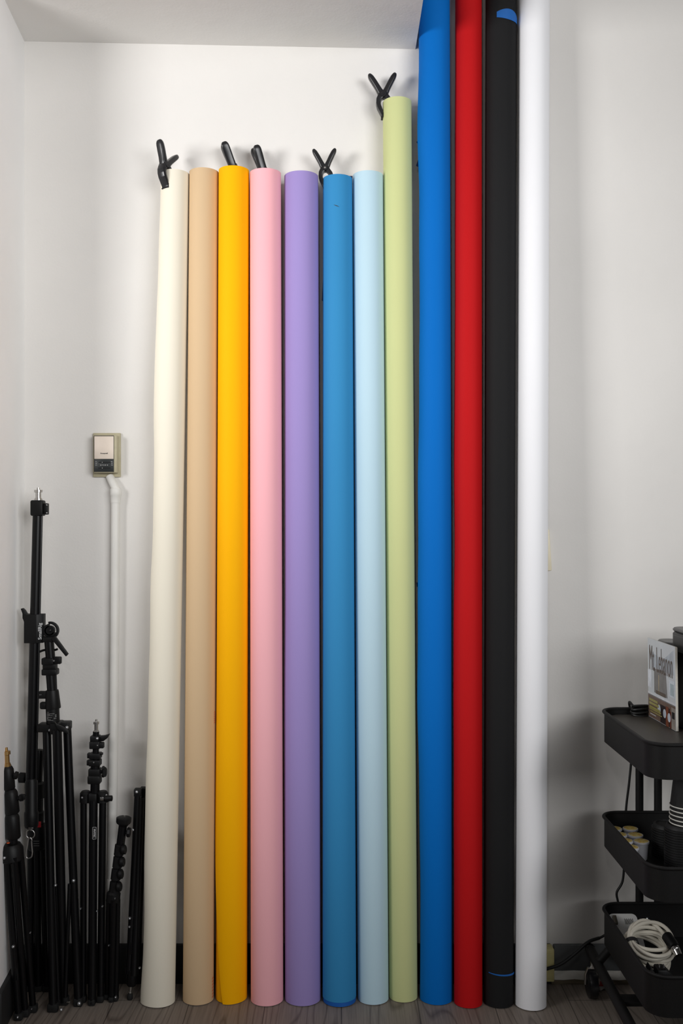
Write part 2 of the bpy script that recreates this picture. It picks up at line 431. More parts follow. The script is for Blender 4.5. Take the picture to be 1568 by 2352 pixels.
# rows of small printed marks on the backs of the papers, showing at their edges
def marks(key, z0, z1, ang, n, m, w=5):
    bm = bmesh.new()
    for k in range(n):
        z = z0+(z1-z0)*k/(n-1); h = (z1-z0)/n*0.45
        v = [bm.verts.new(on_roll(key, zz+e, aa, 0.0016)) for zz, aa, e in ((z, ang-w, 0), (z+h, ang-w, 0), (z+h, ang+w, h*.8), (z, ang+w, h*.8))]
        bm.faces.new(v)
        v2 = [bm.verts.new(on_roll(key, zz+e, aa, 0.0012)) for zz, aa, e in ((z, ang-w, 0), (z+h, ang-w, 0), (z+h, ang+w, h*.8), (z, ang+w, h*.8))]
        bm.faces.new(list(reversed(v2)))
    o = obj('printed_marks', bm, m, ROLL[key]['t']); o['label'] = 'row of small orange printed marks'
OMARK = mat('orange_print', rgb(215, 105, 60), 0.6, var=0.05)
WMARK = mat('pale_print', rgb(190, 160, 150), 0.6, var=0.05)
marks('tan', CAMZ+(HY-1660)*2.52/F, CAMZ+(HY-1636)*2.52/F, 346, 6, OMARK)
marks('tan', CAMZ+(HY-2290)*2.50/F, CAMZ+(HY-2248)*2.50/F, 344, 7, OMARK)
marks('purple', CAMZ+(HY-2292)*2.50/F, CAMZ+(HY-2266)*2.50/F, 194, 5, WMARK)
# a grey scuff and fine scratches on the teal roll
SCUFF = mat('grey_scuff', rgb(55, 80, 100), 0.7, var=0.1)
zz = CAMZ+(HY-475)*2.52/F
patch('teal', 'scuff', 0, 0, 254, 276, SCUFF, dr=0.0012, thick=0.0003, shape=lambda q: (zz+0.003-0.006*q-0.001*math.sin(q*PI), zz+0.003-0.006*q+0.0015*math.sin(q*PI)))

# ---------------------------------------------------------------- spring clamps
def rot2(p, a):
    c, s = math.cos(a), math.sin(a); return (p[0]*c-p[1]*s, p[0]*s+p[1]*c)
def clamp(label, pivot, yaw, lean=0.0, pitch=0.0, angA=28, angB=24, jawB=0.010, jawA=0.0, size=1.0, pin=BLACKG):
    """pivot: world point; yaw turns the clamp about the vertical; angA/angB: how far the handles open (degrees)"""
    t = thing('spring_clamp', label, 'clamp', pivot, 'black spring clamps on the roll tops', in_place=False)
    t.rotation_euler = (Matrix.Rotation(math.radians(lean), 3, 'Y') @ Matrix.Rotation(math.radians(yaw), 3, 'Z') @ Matrix.Rotation(math.radians(pitch), 3, 'Y')).to_euler()
    S = 0.001*size; I = Matrix.Identity(4)
    def arm(sign, ang, jaw, hw, name):
        bm = bmesh.new(); a = math.radians(ang)*sign*-1
        prev = None                                  # rounded handle, outer side bowed, blunt tip
        sec = [(-6, -6.5, 6.5, 1), (4, -8.2, 6.6, 1), (12, -7.6, 5.2, 1), (22, -6.6, 5.0, 1), (38, -6.4, 5.2, 1.03), (50, -6.2, 4.8, 1.0), (55, -5.9, 4.0, .94), (59, -5.0, 3.0, .80), (61.6, -3.6, 1.8, .60), (63, -1.8, .6, .34)]
        for s_, u0, u1, k in sec:
            ring = []
            for i in range(20):
                th = 2*PI*i/20; cu_, su_ = math.cos(th), math.sin(th)
                u0_, u1_ = u0*1.18-.6, u1*1.12; uu = (u0_+u1_)/2+(u1_-u0_)/2*math.copysign(abs(cu_)**.55, cu_); ww = hw*k*math.copysign(abs(su_)**.55, su_)
                x, y = rot2((uu*(-1 if sign > 0 else 1), s_), a)
                ring.append(bm.verts.new((x*S, ww*S, y*S)))
            if prev:
                for i in range(20): bm.faces.new((prev[i], prev[(i+1) % 20], ring[(i+1) % 20], ring[i]))
            else: bm.faces.new(ring)
            prev = ring
        bm.faces.new(prev)
        j = [(2, 6), (-8, 7), (-13, -2), (-17, -11), (-17.5, -22), (-15, -32), (-4.5-0, -52), (-4, -55), (-0.8, -56), (-0.6, -40), (-5.6, -27), (-6.5, -18), (-3, -10), (5, -5)]
        j = [((x-jaw*1000*min(1, max(0, (-y)/40.0)))*(-1 if sign > 0 else 1), y) for x, y in j]
        add_prism(bm, [(x*S, y*S) for x, y in j], -(hw+0.6)*S, (hw+0.6)*S, I, 0.0016*size)
        # hub cheek
        add_lathe(bm, Vector((0, -(hw+1.6)*S, 0)), Vector((0, (hw+1.6)*S, 0)), [(0, 7.2*S), (.06, 8*S), (.94, 8*S), (1, 7.2*S)], 24)
        o = obj(name, bm, BLACKG, t)
        # jaw pad
        bp = bmesh.new(); s = -1 if sign > 0 else 1
        u = (-0.2-jaw*1000)*s
        add_box(bp, (min(u, u-2.4*s)*S, -(hw+1.5)*S, -57.5*S), (max(u, u-2.4*s)*S, (hw+1.5)*S, -46*S), 0.0006*size)
        add_box(bp, (min(u, u-5*s)*S, -(hw+1.2)*S, -58*S), (max(u, u-5*s)*S, (hw+1.2)*S, -54.5*S), 0.0006*size)
        obj('jaw_pad', bp, BLACKP if sign < 0 else ORANGE, o)
        return o
    arm(-1, angA, jawA, 9.8, 'arm'); arm(1, angB, jawB, 8.8, 'arm')
    bm = bmesh.new(); add_lathe(bm, Vector((0, -12.2*S, 0)), Vector((0, 12.2*S, 0)), [(0, 2.2*S), (.03, 2.9*S), (.97, 2.9*S), (1, 2.2*S)], 18)
    obj('pivot_pin', bm, pin, t)
    bm = bmesh.new(); pts = []
    for k in range(61):
        a = k/60*2*PI*5; pts.append((4.6*S*math.cos(a), (-6+12*k/60)*S, 4.6*S*math.sin(a)))
    add_path(bm, pts, 0.7*S, 6); obj('spring', bm, STEEL, t)
    return t
R = ROLL['green']
clamp('black spring clamp on top of the green roll, highest in the picture', P(879.5, 219, R['top'].y), 0, angA=33, angB=28, jawB=0.012, size=1.04)
R = ROLL['teal']
clamp('black spring clamp on top of the teal roll', P(746, 388, R['top'].y), 0, angA=30, angB=26, jawB=0.012, size=0.93, pin=STEEL)
R = ROLL['cream']; c = R['top']+Vector((-0.62, -0.78, 0))*(R['r2']+0.001)
clamp('black spring clamp gripping the front of the cream roll', Vector((c.x, c.y, R['top'].z+0.012)), 58, lean=-4, angA=11, angB=52, jawB=0.012, size=1.02)
R = ROLL['yellow']; c = R['top']+Vector((-0.22, 0.97, 0))*(R['r2']-0.012)
clamp('black spring clamp on the back of the yellow roll, handles leaning left', Vector((c.x, c.y, R['top'].z+0.017)), 97, lean=-23, pitch=-8, angA=15, angB=8, jawB=0.0, jawA=0.0, size=1.06)
R = ROLL['pink']; c = R['top']+Vector((-0.30, 0.95, 0))*(R['r2']-0.012)
clamp('black spring clamp on the back of the pink roll, handles leaning left', Vector((c.x, c.y, R['top'].z+0.014)), 108, lean=-23, pitch=-8, angA=15, angB=9, jawB=0.0, jawA=0.0, size=1.06)

# ---------------------------------------------------------------- thermostat and conduit
OLIVE = mat('yellowed_plastic', rgb(178, 170, 142), 0.5, var=0.07, scale=60)
THFACE = mat('champagne_metal', rgb(226, 212, 198), 0.45, 0.15, var=0.04, scale=40)
THBLK = mat('thermostat_scale', rgb(34, 38, 38), 0.4, var=0.05, scale=60)
def flat(px0, py0, px1, py1, d0, d1, bev=0.001):
    a = P(px0, py1, d1); b = P(px1, py0, d1)
    bm = bmesh.new(); add_box(bm, (a.x, d1, a.z), (b.x, d0, b.z), bev); return bm
t = thing('thermostat', 'small yellowed wall thermostat with a beige face and black dial scale', 'thermostat', P(245, 1096, WALL))
obj('back_plate', flat(213.5, 994.5, 276.5, 1095.5, WALL, WALL-0.008, 0.0015), OLIVE, t)
obj('housing', flat(215, 999, 268, 1086, WALL-0.008, WALL-0.03, 0.003), OLIVE, t)
d = WALL-0.03
o = obj('face_plate', flat(216.5, 1002, 260.5, 1054, d, d-0.0015, 0.0004), THFACE, t); o['label'] = 'beige metal face'
o = obj('dial_scale', flat(216.5, 1054.3, 260.5, 1083, d, d-0.0012, 0.0004), THBLK, t); o['label'] = 'black scale with white figures'
bm = bmesh.new()                                     # dark line around the face
for (a_, b_, c_, e_) in ((215.6, 1000.6, 261.6, 1002), (215.6, 1000.6, 216.6, 1084), (260.6, 1000.6, 261.6, 1084), (215.6, 1083, 261.6, 1084)):
    p0 = P(a_, e_, d); p1 = P(c_, b_, d); add_box(bm, (p0.x, d-0.001, p0.z), (p1.x, d, p1.z))
obj('bezel_line', bm, PRINTD, t)
RX = Matrix.Rotation(PI/2, 4, 'X')
def wall_text(name, s, size, px, py, d, m, parent, sx=1.0, bold=0.0, depth=0.0002):
    return text(name, s, size, m, parent, Matrix.Translation(P(px, py, d)) @ RX, sx, depth, bold)
wall_text('lettering', 'Honeywell', 0.0042, 238.8, 1041.3, d-0.0017, PRINTD, t, 1.05, 0.00012)
wall_text('figures', '60 · 70 · 80 · 90', 0.0028, 239, 1068.3, d-0.0014, PRINTW, t, 1.1, 0.00008)
for s, px, py in (('ON', 220.5, 1060.5), ('HEAT', 256.5, 1060.3), ('FAN', 221, 1064.4), ('OFF', 257, 1064.2), ('AUTO', 220.8, 1068.3), ('COOL', 257, 1068.1)):
    wall_text('figures', s, 0.0018, px, py, d-0.0014, PRINTW, t, 1.0, 0.00005)
for py in (1062, 1075):
    bm = bmesh.new(); p0 = P(226, py+1.1, d); p1 = P(254, py-1.1, d); add_box(bm, (p0.x, d-0.0016, p0.z), (p1.x, d-0.001, p1.z)); sl = obj('slot', bm, BLACKP, t)
    bm = bmesh.new(); p0 = P(234.8, py+1.0, d); p1 = P(235.7, py-.6, d); add_box(bm, (p0.x, d-0.004, p0.z), (p1.x, d-0.001, p1.z), 0.0002); obj('slider', bm, PRINTW, sl)
t = thing('conduit', 'white painted plastic pipe running from the thermostat down the wall', 'pipe', P(250, 2250, WALL-0.013))
bm = bmesh.new(); add_path(bm, spline([P(252, 1094, WALL-0.006), P(257, 1105, WALL-0.011), P(262, 1115, WALL-0.014), P(266, 1124, WALL-0.014)], 6), 0.0105, 14)
obj('elbow', bm, PIPEM, t)
bm = bmesh.new(); add_lathe(bm, P(265.5, 1154.5, WALL-0.015), P(266.6, 1120.5, WALL-0.015), [(0, .0125), (.45, .0130), (.5, .0143), (.9, .0146), (1, .0120)], 20)
obj('connector', bm, PIPEM, t)
bm = bmesh.new(); add_path(bm, [P(265.5, 1150, WALL-0.015), P(264, 1400, WALL-0.015), P(261, 1700, WALL-0.015), P(257, 2015, WALL-0.015), P(255, 2252, WALL-0.022)], 0.0112, 18)
obj('pipe', bm, PIPEM, t)
bm = bmesh.new(); add_lathe(bm, P(256.7, 2042, WALL-0.015), P(257, 2018, WALL-0.015), [(0, .012), (.1, .0130), (.9, .0130), (1, .012)], 18)
obj('coupling', bm, PIPEM, t)

# ---------------------------------------------------------------- light stands
def seg(bm, x0, y0, d0, x1, y1, d1, r0, r1=None, n=20):
    add_tube(bm, P(x0, y0, d0), P(x1, y1, d1), M(r0, d0), M(r0 if r1 is None else r1, d1), n)
def lat(bm, x0, y0, d0, x1, y1, d1, prof, n=24):
    add_lathe(bm, P(x0, y0, d0), P(x1, y1, d1), [(t_, M(r, d0)) for t_, r in prof], n)
def bx(bm, x0, y0, x1, y1, d, depth, bev=0.002):
    a = P(x0, y1, d); b = P(x1, y0, d); add_box(bm, (a.x, d-depth/2, a.z), (b.x, d+depth/2, b.z), bev)
def pin_at(parent, x, y, d, r=3.4, m=RIVETM, name='rivet'):
    bm = bmesh.new(); p = P(x, y, d)
    add_lathe(bm, p+Vector((0, 0.004, 0)), p-Vector((0, 0.0025, 0)), [(0, M(r, d)), (.55, M(r, d)), (.85, M(r*.7, d)), (1, M(r*.25, d))], 14)
    return obj(name, bm, m, parent)
def spigot(parent, x, y0, y1, d, r, m, x1=None):
    """stud on top of a stand, from the tip at row y0 down to row y1"""
    bm = bmesh.new()
    lat(bm, x if x1 is None else x1, y1, d, x, y0, d, [(0, r), (.12, r), (.14, r*.86), (.2, r*.86), (.22, r*.68), (.62, r*.68), (.65, r*1.0), (.82, r*1.0), (.84, r*.4), (1, r*.36)], 24)
    return obj('spigot', bm, m, parent)
def fd(y):
    return CAMZ*F/(y-HY)                             # distance at which the floor shows at row y
def foot(parent, x, y, d, w=9, h=16):
    bm = bmesh.new(); bx(bm, x-w, y-h, x+w, y, d, 0.020, 0.004); return obj('foot', bm, RUBBER, parent)

# A: tall boom stand
d = 2.50
t = thing('boom_stand', 'tallest black light stand in the left corner, boom pole folded against its tripod', 'light stand', P(130, 2310, 2.47))
bm = bmesh.new(); seg(bm, 86.5, 1182, d, 70.5, 1795, d, 11.2); pole = obj('boom_pole', bm, BLACKM, t)
bm = bmesh.new(); seg(bm, 95.5, 1186, d-.004, 82.5, 1792, d-.004, 2.8, n=8); obj('guide_rail', bm, BLACKM, pole)
spigot(t, 88, 1120, 1150, d, 9.5, STEEL)
bm = bmesh.new(); bx(bm, 73, 1149, 101.5, 1185, d, 0.031, 0.004); cp = obj('end_collar', bm, BLACKP, t)
bm = bmesh.new(); bx(bm, 101, 1156, 111, 1182, d, 0.016, 0.002); obj('pinch_tab', bm, BLACKP, cp)
pin_at(cp, 106.5, 1160, d-.010, 1.8); pin_at(cp, 106.5, 1178, d-.010, 1.8)
bm = bmesh.new()                                     # clamp block, chamfered on its right front edge
a = M(1, d); c = P(80, 1443, d)
poly = [(-21, -14), (8, -14), (21, -5), (21, 14), (-21, 14)]
lo = [bm.verts.new((c.x+x*a, c.y+y*a, c.z-33*a)) for x, y in poly]; hi = [bm.verts.new((c.x+x*a, c.y+y*a, c.z+33*a)) for x, y in poly]
bm.faces.new(lo); bm.faces.new(hi)
for i in range(5): bm.faces.new((lo[i], lo[(i+1) % 5], hi[(i+1) % 5], hi[i]))
bmesh.ops.bevel(bm, geom=bm.edges[:], offset=0.0012, segments=2, affect='EDGES', profile=0.5)
blk = obj('clamp_block', bm, BLACKP, t)
fu = Vector((13, 9, 0)).normalized(); fn = Vector((9, -13, 0)).normalized()
tm = basis(c+Vector((14.5*a, -9.5*a, -6*a))+fn*0.0006, (0, 0, 1), -fu, fn)
text('lettering', 'SmallRig', 0.0125, PRINTW, blk, tm, 1.0, 0.0003, 0.0002)
bm = bmesh.new()
lp = [(49, 1398), (53, 1396.5), (58, 1401), (64, 1411), (64, 1434), (60, 1434), (56.5, 1428), (53, 1419), (53, 1409)]
add_prism(bm, [(M(x-56, d), M(1415-y, d)) for x, y in lp], -0.006, 0.006, Matrix.Translation(P(56, 1415, d)), 0.001)
obj('lever', bm, BLACKP, blk)
ctr = P(115, 1448, d); bm = bmesh.new(); n = 40       # slotted pivot disc
def arcpoly(r0, r1, a0, a1, k=28):
    return [(M(r0*math.cos(math.radians(a0+(a1-a0)*i/k)), d), M(r0*math.sin(math.radians(a0+(a1-a0)*i/k)), d)) for i in range(k+1)] + \
           [(M(r1*math.cos(math.radians(a1+(a0-a1)*i/k)), d), M(r1*math.sin(math.radians(a1+(a0-a1)*i/k)), d)) for i in range(k+1)]
def slotted():
    out = []
    for i in range(31):
        q = i/30; a_ = math.radians(-35+130*q); r0 = 12.0
        out.append((a_, r0))
    return out
add_lathe(bm, ctr+Vector((0, -.006, 0)), ctr+Vector((0, .006, 0)), [(0, M(11.2, d)), (1, M(11.2, d))], 36)
add_prism(bm, arcpoly(20.5, 15.0, -120, 100), -.005, .005, Matrix.Translation(ctr), 0.0008)
add_prism(bm, arcpoly(15.5, 8, -150, -22, 20), -.006, .006, Matrix.Translation(ctr), 0.0005)
add_prism(bm, arcpoly(15.5, 8, 97, 215, 20), -.006, .006, Matrix.Translation(ctr), 0.0005)
disc = obj('pivot_disc', bm, BLACKP, t)
pin_at(disc, 115, 1448, d-.007, 3.6, BLACKG, 'pivot_bolt')
bm = bmesh.new(); hp = [(118, 1466), (127, 1461), (157, 1502), (152, 1507.5)]
add_prism(bm, [(M(x-130, d), M(1480-y, d)) for x, y in hp], -0.005, 0.005, Matrix.Translation(P(130, 1480, d-.013)), 0.001)
obj('handle', bm, BLACKP, t)
bm = bmesh.new(); bx(bm, 100, 1462, 127, 1474, d, 0.026, 0.003); add_path(bm, spline([P(91, 1497, d+.006), P(103, 1493, d+.008), P(118, 1495, d+.008), P(132, 1491, d+.004)], 6), M(2.6, d), 8)
obj('neck', bm, BLACKP, t)
bm = bmesh.new(); seg(bm, 112.5, 1470, d, 116, 1512, d, 10.8); seg(bm, 116, 1545, d, 119.5, 1590, d, 10.8); seg(bm, 127.5, 1548, d, 129, 1588, d, 2.6, n=8)
seg(bm, 116, 1512, d, 116.5, 1550, d, 9); obj('column', bm, BLACKM, t)
bm = bmesh.new(); bx(bm, 98.5, 1510, 126, 1526, d, .03, .003); bx(bm, 124, 1508, 141, 1525, d-.004, .014, .003); bx(bm, 98.5, 1535.5, 133, 1550, d, .03, .003); bx(bm, 100, 1524, 130, 1537, d, .022, .002)
k = obj('lock_collar', bm, BLACKP, t); pin_at(k, 123, 1518, d-.016, 2.2)
bm = bmesh.new()
lat(bm, 122, 1627, d, 119.5, 1585, d, [(0, 17), (.05, 17.5), (.9, 15), (1, 14)]); bx(bm, 89, 1587.5, 110, 1604, d, .016, .002); bx(bm, 92.5, 1612, 110, 1628.5, d, .016, .004)
k = obj('lock_collar', bm, BLACKP, t); pin_at(k, 91, 1596, d-.009, 1.6); pin_at(k, 94, 1596, d-.009, 1.4)
bm = bmesh.new(); seg(bm, 120.5, 1625, d, 122, 1664, d, 15.2); sl = obj('label_sleeve', bm, BLACKP, t)
c0 = P(121, 1645, d)                                  # small printed lines wrapped round the sleeve
bm = bmesh.new(); rr = M(15.35, d)
for k_, (dy, l0, l1) in enumerate(((-11.5, 235, 252), (-8.4, 232, 300), (-6.2, 232, 262), (-4.2, 232, 285), (-1.8, 232, 250), (.2, 234, 280), (2.4, 233, 246), (4.6, 236, 270), (7, 234, 290), (-5, 306, 318), (-1.6, 306, 318), (2.4, 296, 306), (2.4, 310, 316))):
    h = M(0.55 if l1-l0 > 13 else 1.1, d); prev = None
    for i in range(9):
        th = math.radians(l0+(l1-l0)*i/8); z = c0.z-M(dy, d)
        q = [bm.verts.new((c0.x+r_*math.cos(th), c0.y+r_*math.sin(th), zz_)) for r_, zz_ in ((rr, z-h), (rr, z+h), (rr+.0003, z+h), (rr+.0003, z-h))]
        if prev:
            for j in range(4): bm.faces.new((prev[j], prev[(j+1) % 4], q[(j+1) % 4], q[j]))
        else: bm.faces.new(q)
        prev = q
    bm.faces.new(prev)
obj('printed_lines', bm, mat('grey_print', rgb(120, 120, 118), 0.6, var=.1), sl)
bm = bmesh.new(); bx(bm, 89, 1661, 134, 1679, d, .04, .004); bx(bm, 130, 1657, 162, 1676, d+.01, .035, .003); bx(bm, 120, 1657, 142, 1683, d-.004, .05, .004)
hub = obj('leg_hub', bm, BLACKP, t)
bm = bmesh.new(); lp = [(126, 1658), (131, 1664), (140, 1667), (148, 1671), (155, 1677), (158, 1686), (150, 1682), (140, 1679), (133, 1674)]
add_prism(bm, [(M(x-140, d), M(1672-y, d)) for x, y in lp], -0.004, 0.004, Matrix.Translation(P(140, 1672, d-.034)), 0.001)
obj('lever', bm, BLACKP, hub)
pin_at(hub, 114, 1677.5, d-.022, 3.6); pin_at(hub, 152.5, 1671.5, d-.012, 4)
for (x0, y0, d0, x1, y1, d1, r) in ((107.5, 1672, 2.495, 122, 2316, fd(2323), 9.6), (131, 1676, 2.478, 146, 2300, fd(2307), 10.5), (154, 1668, 2.51, 180, 2303, fd(2310), 9.4)):
    bm = bmesh.new(); seg(bm, x0, y0, d0, x1, y1, d1, r); lg = obj('leg', bm, BLACKM, t)
    ff = foot(lg, x1, y1+7, d1, 12 if x0 < 150 else 10, 20)
    f_ = .57 if x0 < 140 else .558
    if x0 < 120: pin_at(lg, 127, 2034, d0+(d1-d0)*f_-.012, 3.4); pin_at(lg, 140, 2320, d1-.016, 3.8)
    elif x0 > 140: pin_at(lg, 168.3, 2023.5, d0+(d1-d0)*f_-.011, 4.2); pin_at(lg, 181, 2306, d1-.0155, 4.4)
    else:
        bm = bmesh.new(); bx(bm, 153, 2299.5, 161, 2302, d1-.012, .006, .0005); obj('spring_clip', bm, STEEL, lg)
bm = bmesh.new(); seg(bm, 124, 2034, 2.466, 134, 2296, 2.452, 4.5); obj('brace', bm, BLACKM, t)
bm = bmesh.new(); seg(bm, 160, 2030, 2.48, 150, 2290, 2.462, 4.5); obj('brace', bm, BLACKM, t)
# lower end of the boom pole: grip and snap hook
bm = bmesh.new(); lat(bm, 72, 1900, d-.005, 72, 1788, d-.005, [(0, 14), (.05, 16), (.3, 16), (.34, 14), (.94, 14), (1, 11)])
gr = obj('pole_grip', bm, BLACKP, t)
t2 = thing('snap_hook', 'bright metal snap hook and ring hanging from the lower end of the boom pole', 'hook', P(68, 1970, d-.03))
dd = d-.03
bm = bmesh.new(); bx(bm, 66, 1900.5, 76, 1903.5, dd, .006, .0008); seg(bm, 71, 1903, dd, 71, 1908, dd, 1.5, n=10); obj('eye', bm, STEEL, t2)
bm = bmesh.new(); add_path(bm, [P(70+9.5*math.cos(2*PI*i/28), 1916+10*math.sin(2*PI*i/28), dd) for i in range(28)], M(1.25, dd), 8, closed=True); obj('ring', bm, STEEL, t2)
bm = bmesh.new(); hk = [(73.5, 1930), (71, 1925), (67, 1924), (65, 1928), (63.5, 1940), (60.5, 1957), (60, 1966), (63, 1971), (69, 1971), (73, 1967), (74.5, 1958)]
add_path(bm, spline([P(x, y, dd-.002) for x, y in hk], 6), M(1.35, dd), 8); hk_ = obj('hook_body', bm, STEEL, t2)
bm = bmesh.new(); add_path(bm, [P(74.5, 1958, dd-.002), P(73, 1942, dd-.002), P(72.5, 1931, dd-.002)], M(1.6, dd), 8); obj('gate', bm, STEEL, t2)

# B: leftmost stand with the brass stud
d = 2.40
t = thing('light_stand', 'black light stand with a brass stud, at the far left edge', 'light stand', P(45, 2345, 2.375), 'black light stands in the left corner')
spigot(t, 14.5, 1717, 1762, d, 8.6, BRASS, 17)
for (x0, y0, x1, y1, r) in ((16.5, 1760, 20.5, 1813, 14.5), (24, 1813, 29, 1868, 16), (27.5, 1868, 31, 1926, 16.5)):
    bm = bmesh.new(); lat(bm, x1, y1, d, x0, y0, d, [(0, r*.86), (.06, r), (.85, r*.97), (.93, r*.85), (1, r*.7)]); obj('clamp_sleeve', bm, BLACKP, t)
bm = bmesh.new(); lat(bm, 26, 1778, d, 41, 1782, d, [(0, 4), (.45, 4), (.5, 9), (.9, 9), (1, 7)], 16); obj('knob', bm, BLACKP, t)
bm = bmesh.new(); lat(bm, 36, 1834, d, 52, 1832, d, [(0, 5), (.5, 5), (.6, 8), (1, 8)], 12); bx(bm, 46, 1824, 58, 1837, d, .008, .002); obj('knob', bm, BLACKP, t)
bm = bmesh.new(); seg(bm, 30, 1924, d, 32, 1975, d, 10); obj('column', bm, BLACKM, t)
bm = bmesh.new(); lat(bm, 28, 1978, d, 25, 1936, d, [(0, 22), (.1, 27), (.7, 27), (.95, 21), (1, 12)]); hub = obj('leg_hub', bm, BLACKP, t)
bm = bmesh.new(); p = P(18, 1937, d-.028); add_box(bm, (p.x-.003, p.y, p.z-.001), (p.x+.003, p.y+.006, p.z+.001), .0003); o = obj('orange_mark', bm, ORANGE, hub)
pin_at(hub, 10, 1971, d-.030, 3.6)
for (x0, x1, y1, r, dz) in ((15, 43, 2336, 8.2, -.012), (33, 58, 2328, 7.4, -.018), (48, 76, 2318, 7.4, 0)):
    bm = bmesh.new(); e = fd(y1+6); seg(bm, x0, 1968, d+dz, x1, y1, e, r); lg = obj('leg', bm, BLACKM, t); foot(lg, x1, y1+6, e, 10, 18)
    if x0 == 15: pin_at(lg, 30, 2175, d+dz-.015, 3.4); pin_at(lg, 40, 2337, e-.0125, 3)
    if x0 == 48: pin_at(lg, 69, 2143, d-.008, 1.8); pin_at(lg, 72, 2318, e-.0125, 1.8)
bm = bmesh.new(); seg(bm, 22, 1985, d+.01, 40, 2250, 2.395, 4); obj('brace', bm, BLACKM, t)

# C: stand standing behind the boom stand
d = 2.545
t = thing('light_stand', 'black light stand half hidden behind the boom pole, red mark on its collar', 'light stand', P(84, 2270, 2.52), 'black light stands in the left corner')
bm = bmesh.new(); lat(bm, 86, 1800, d, 90, 1722, d, [(0, 11), (.9, 11), (1, 9)]); obj('column', bm, BLACKM, t)
bm = bmesh.new(); lat(bm, 80, 1895, d, 82, 1795, d, [(0, 18), (.04, 20), (.3, 20), (.33, 17.5), (.6, 17.5), (.63, 20), (.96, 20), (1, 15)]); col = obj('clamp_sleeve', bm, BLACKP, t)
bm = bmesh.new(); lat(bm, 68, 1787, d-.01, 43.5, 1786, d-.01, [(0, 5), (.25, 5), (.3, 9), (.42, 12), (.9, 12), (1, 9)], 10); obj('knob', bm, BLACKP, t)
bm = bmesh.new(); bx(bm, 85.5, 1887, 94, 1900, d-.027, .004, .0005); o = obj('collar_mark', bm, RED, col); o['label'] = 'red mark'
bm = bmesh.new(); lat(bm, 86, 1950, d, 83, 1893, d, [(0, 19), (.1, 22), (1, 19)]); hub = obj('leg_hub', bm, BLACKP, t)
bm = bmesh.new()
for y in (1932, 1937.5, 1942.5): bx(bm, 77, y-.4, 90, y+.4, d-.0255, .002, 0)
obj('printed_lines', bm, mat('dim_print', rgb(90, 90, 88), .6, var=.1), hub)
for (x0, x1, r) in ((70, 70, 7.5), (84, 88, 8), (97, 108, 7.5)):
    bm = bmesh.new(); seg(bm, x0, 1940, d, x1, 2272, fd(2276), r); lg = obj('leg', bm, BLACKM, t); foot(lg, x1, 2276, fd(2276), 10, 14)

# D: medium stand against the pipe
d = 2.515
t = thing('light_stand', 'black light stand with a silver stud and boxed white lettering, beside the white pipe', 'light stand', P(212, 2305, 2.485), 'black light stands in the left corner')
spigot(t, 221, 1652, 1683, d, 6.6, STEEL)
bm = bmesh.new(); seg(bm, 220.5, 1680, d, 219.5, 1760, d, 7.2); seg(bm, 219, 1755, d, 218, 1822, d, 10.5); obj('column', bm, BLACKM, t)
def collar(x0, y0, x1, y1, dd=d, dep=.026): 
    bm = bmesh.new(); bx(bm, x0, y0, x1, y1, dd, dep, .002); return bm
b_ = collar(209, 1689, 229, 1703); add_prism(b_, [(M(x-240, d), M(1695-y, d)) for x, y in ((226, 1690), (240, 1689), (252, 1685.5), (247, 1695), (238, 1702), (226, 1702))], -.006, .006, Matrix.Translation(P(240, 1695, d)), .001)
k = obj('lock_collar', b_, BLACKP, t); pin_at(k, 223, 1696.5, d-.014, 3.4)
b_ = collar(207.5, 1701.5, 231, 1718.5); bx(b_, 228, 1705, 239, 1718, d-.004, .014, .002); k = obj('lock_collar', b_, BLACKP, t); pin_at(k, 223.5, 1712.5, d-.014, 2)
b_ = collar(207, 1728.5, 232, 1742); bx(b_, 201, 1729, 210, 1741, d, .014, .002); bx(b_, 229, 1729, 236, 1734, d, .012, .001); k = obj('lock_collar', b_, BLACKP, t)
b_ = collar(206, 1744, 231.5, 1758); bx(b_, 200, 1745, 209, 1757.5, d, .014, .002); k = obj('lock_collar', b_, BLACKP, t); pin_at(k, 215, 1751.5, d-.014, 2)
b_ = collar(205, 1764.5, 231.5, 1781); bx(b_, 203, 1780, 232, 1799, d, .026, .003); k = obj('lock_collar', b_, BLACKP, t)
bm = bmesh.new(); seg(bm, 230, 1773, d, 237, 1773, d, 4, n=12); bx(bm, 234.5, 1759.5, 240, 1785.5, d, .009, .002); lat(bm, 236, 1773, d, 245, 1773, d, [(0, 9), (.4, 12), (.8, 11), (1, 8)], 6); obj('knob', bm, BLACKP, t)
bm = bmesh.new(); bx(bm, 207, 1819, 226, 1842, d, .04, .003)
lat(bm, 196, 1842, d, 197, 1816.5, d, [(0, 13), (.8, 13), (1, 9)], 20); lat(bm, 236, 1842, d, 235, 1816.5, d, [(0, 13.5), (.8, 13.5), (1, 9)], 20)
hub = obj('leg_hub', bm, BLACKP, t)
pin_at(hub, 188.5, 1832.5, d-.014, 2.8); pin_at(hub, 243.5, 1827, d-.013, 2.4); pin_at(hub, 206.5, 1834, d-.016, 2.2)
bm = bmesh.new(); bx(bm, 231, 1830.5, 238.5, 1837.5, d-.018, .010, .001); obj('bolt', bm, STEEL, hub)
bm = bmesh.new(); lat(bm, 237, 1834, d-.016, 258, 1833.5, d-.016, [(0, 5), (.2, 5), (.25, 6.8), (.95, 6.8), (1, 5)], 12); obj('knob', bm, BLACKP, t)
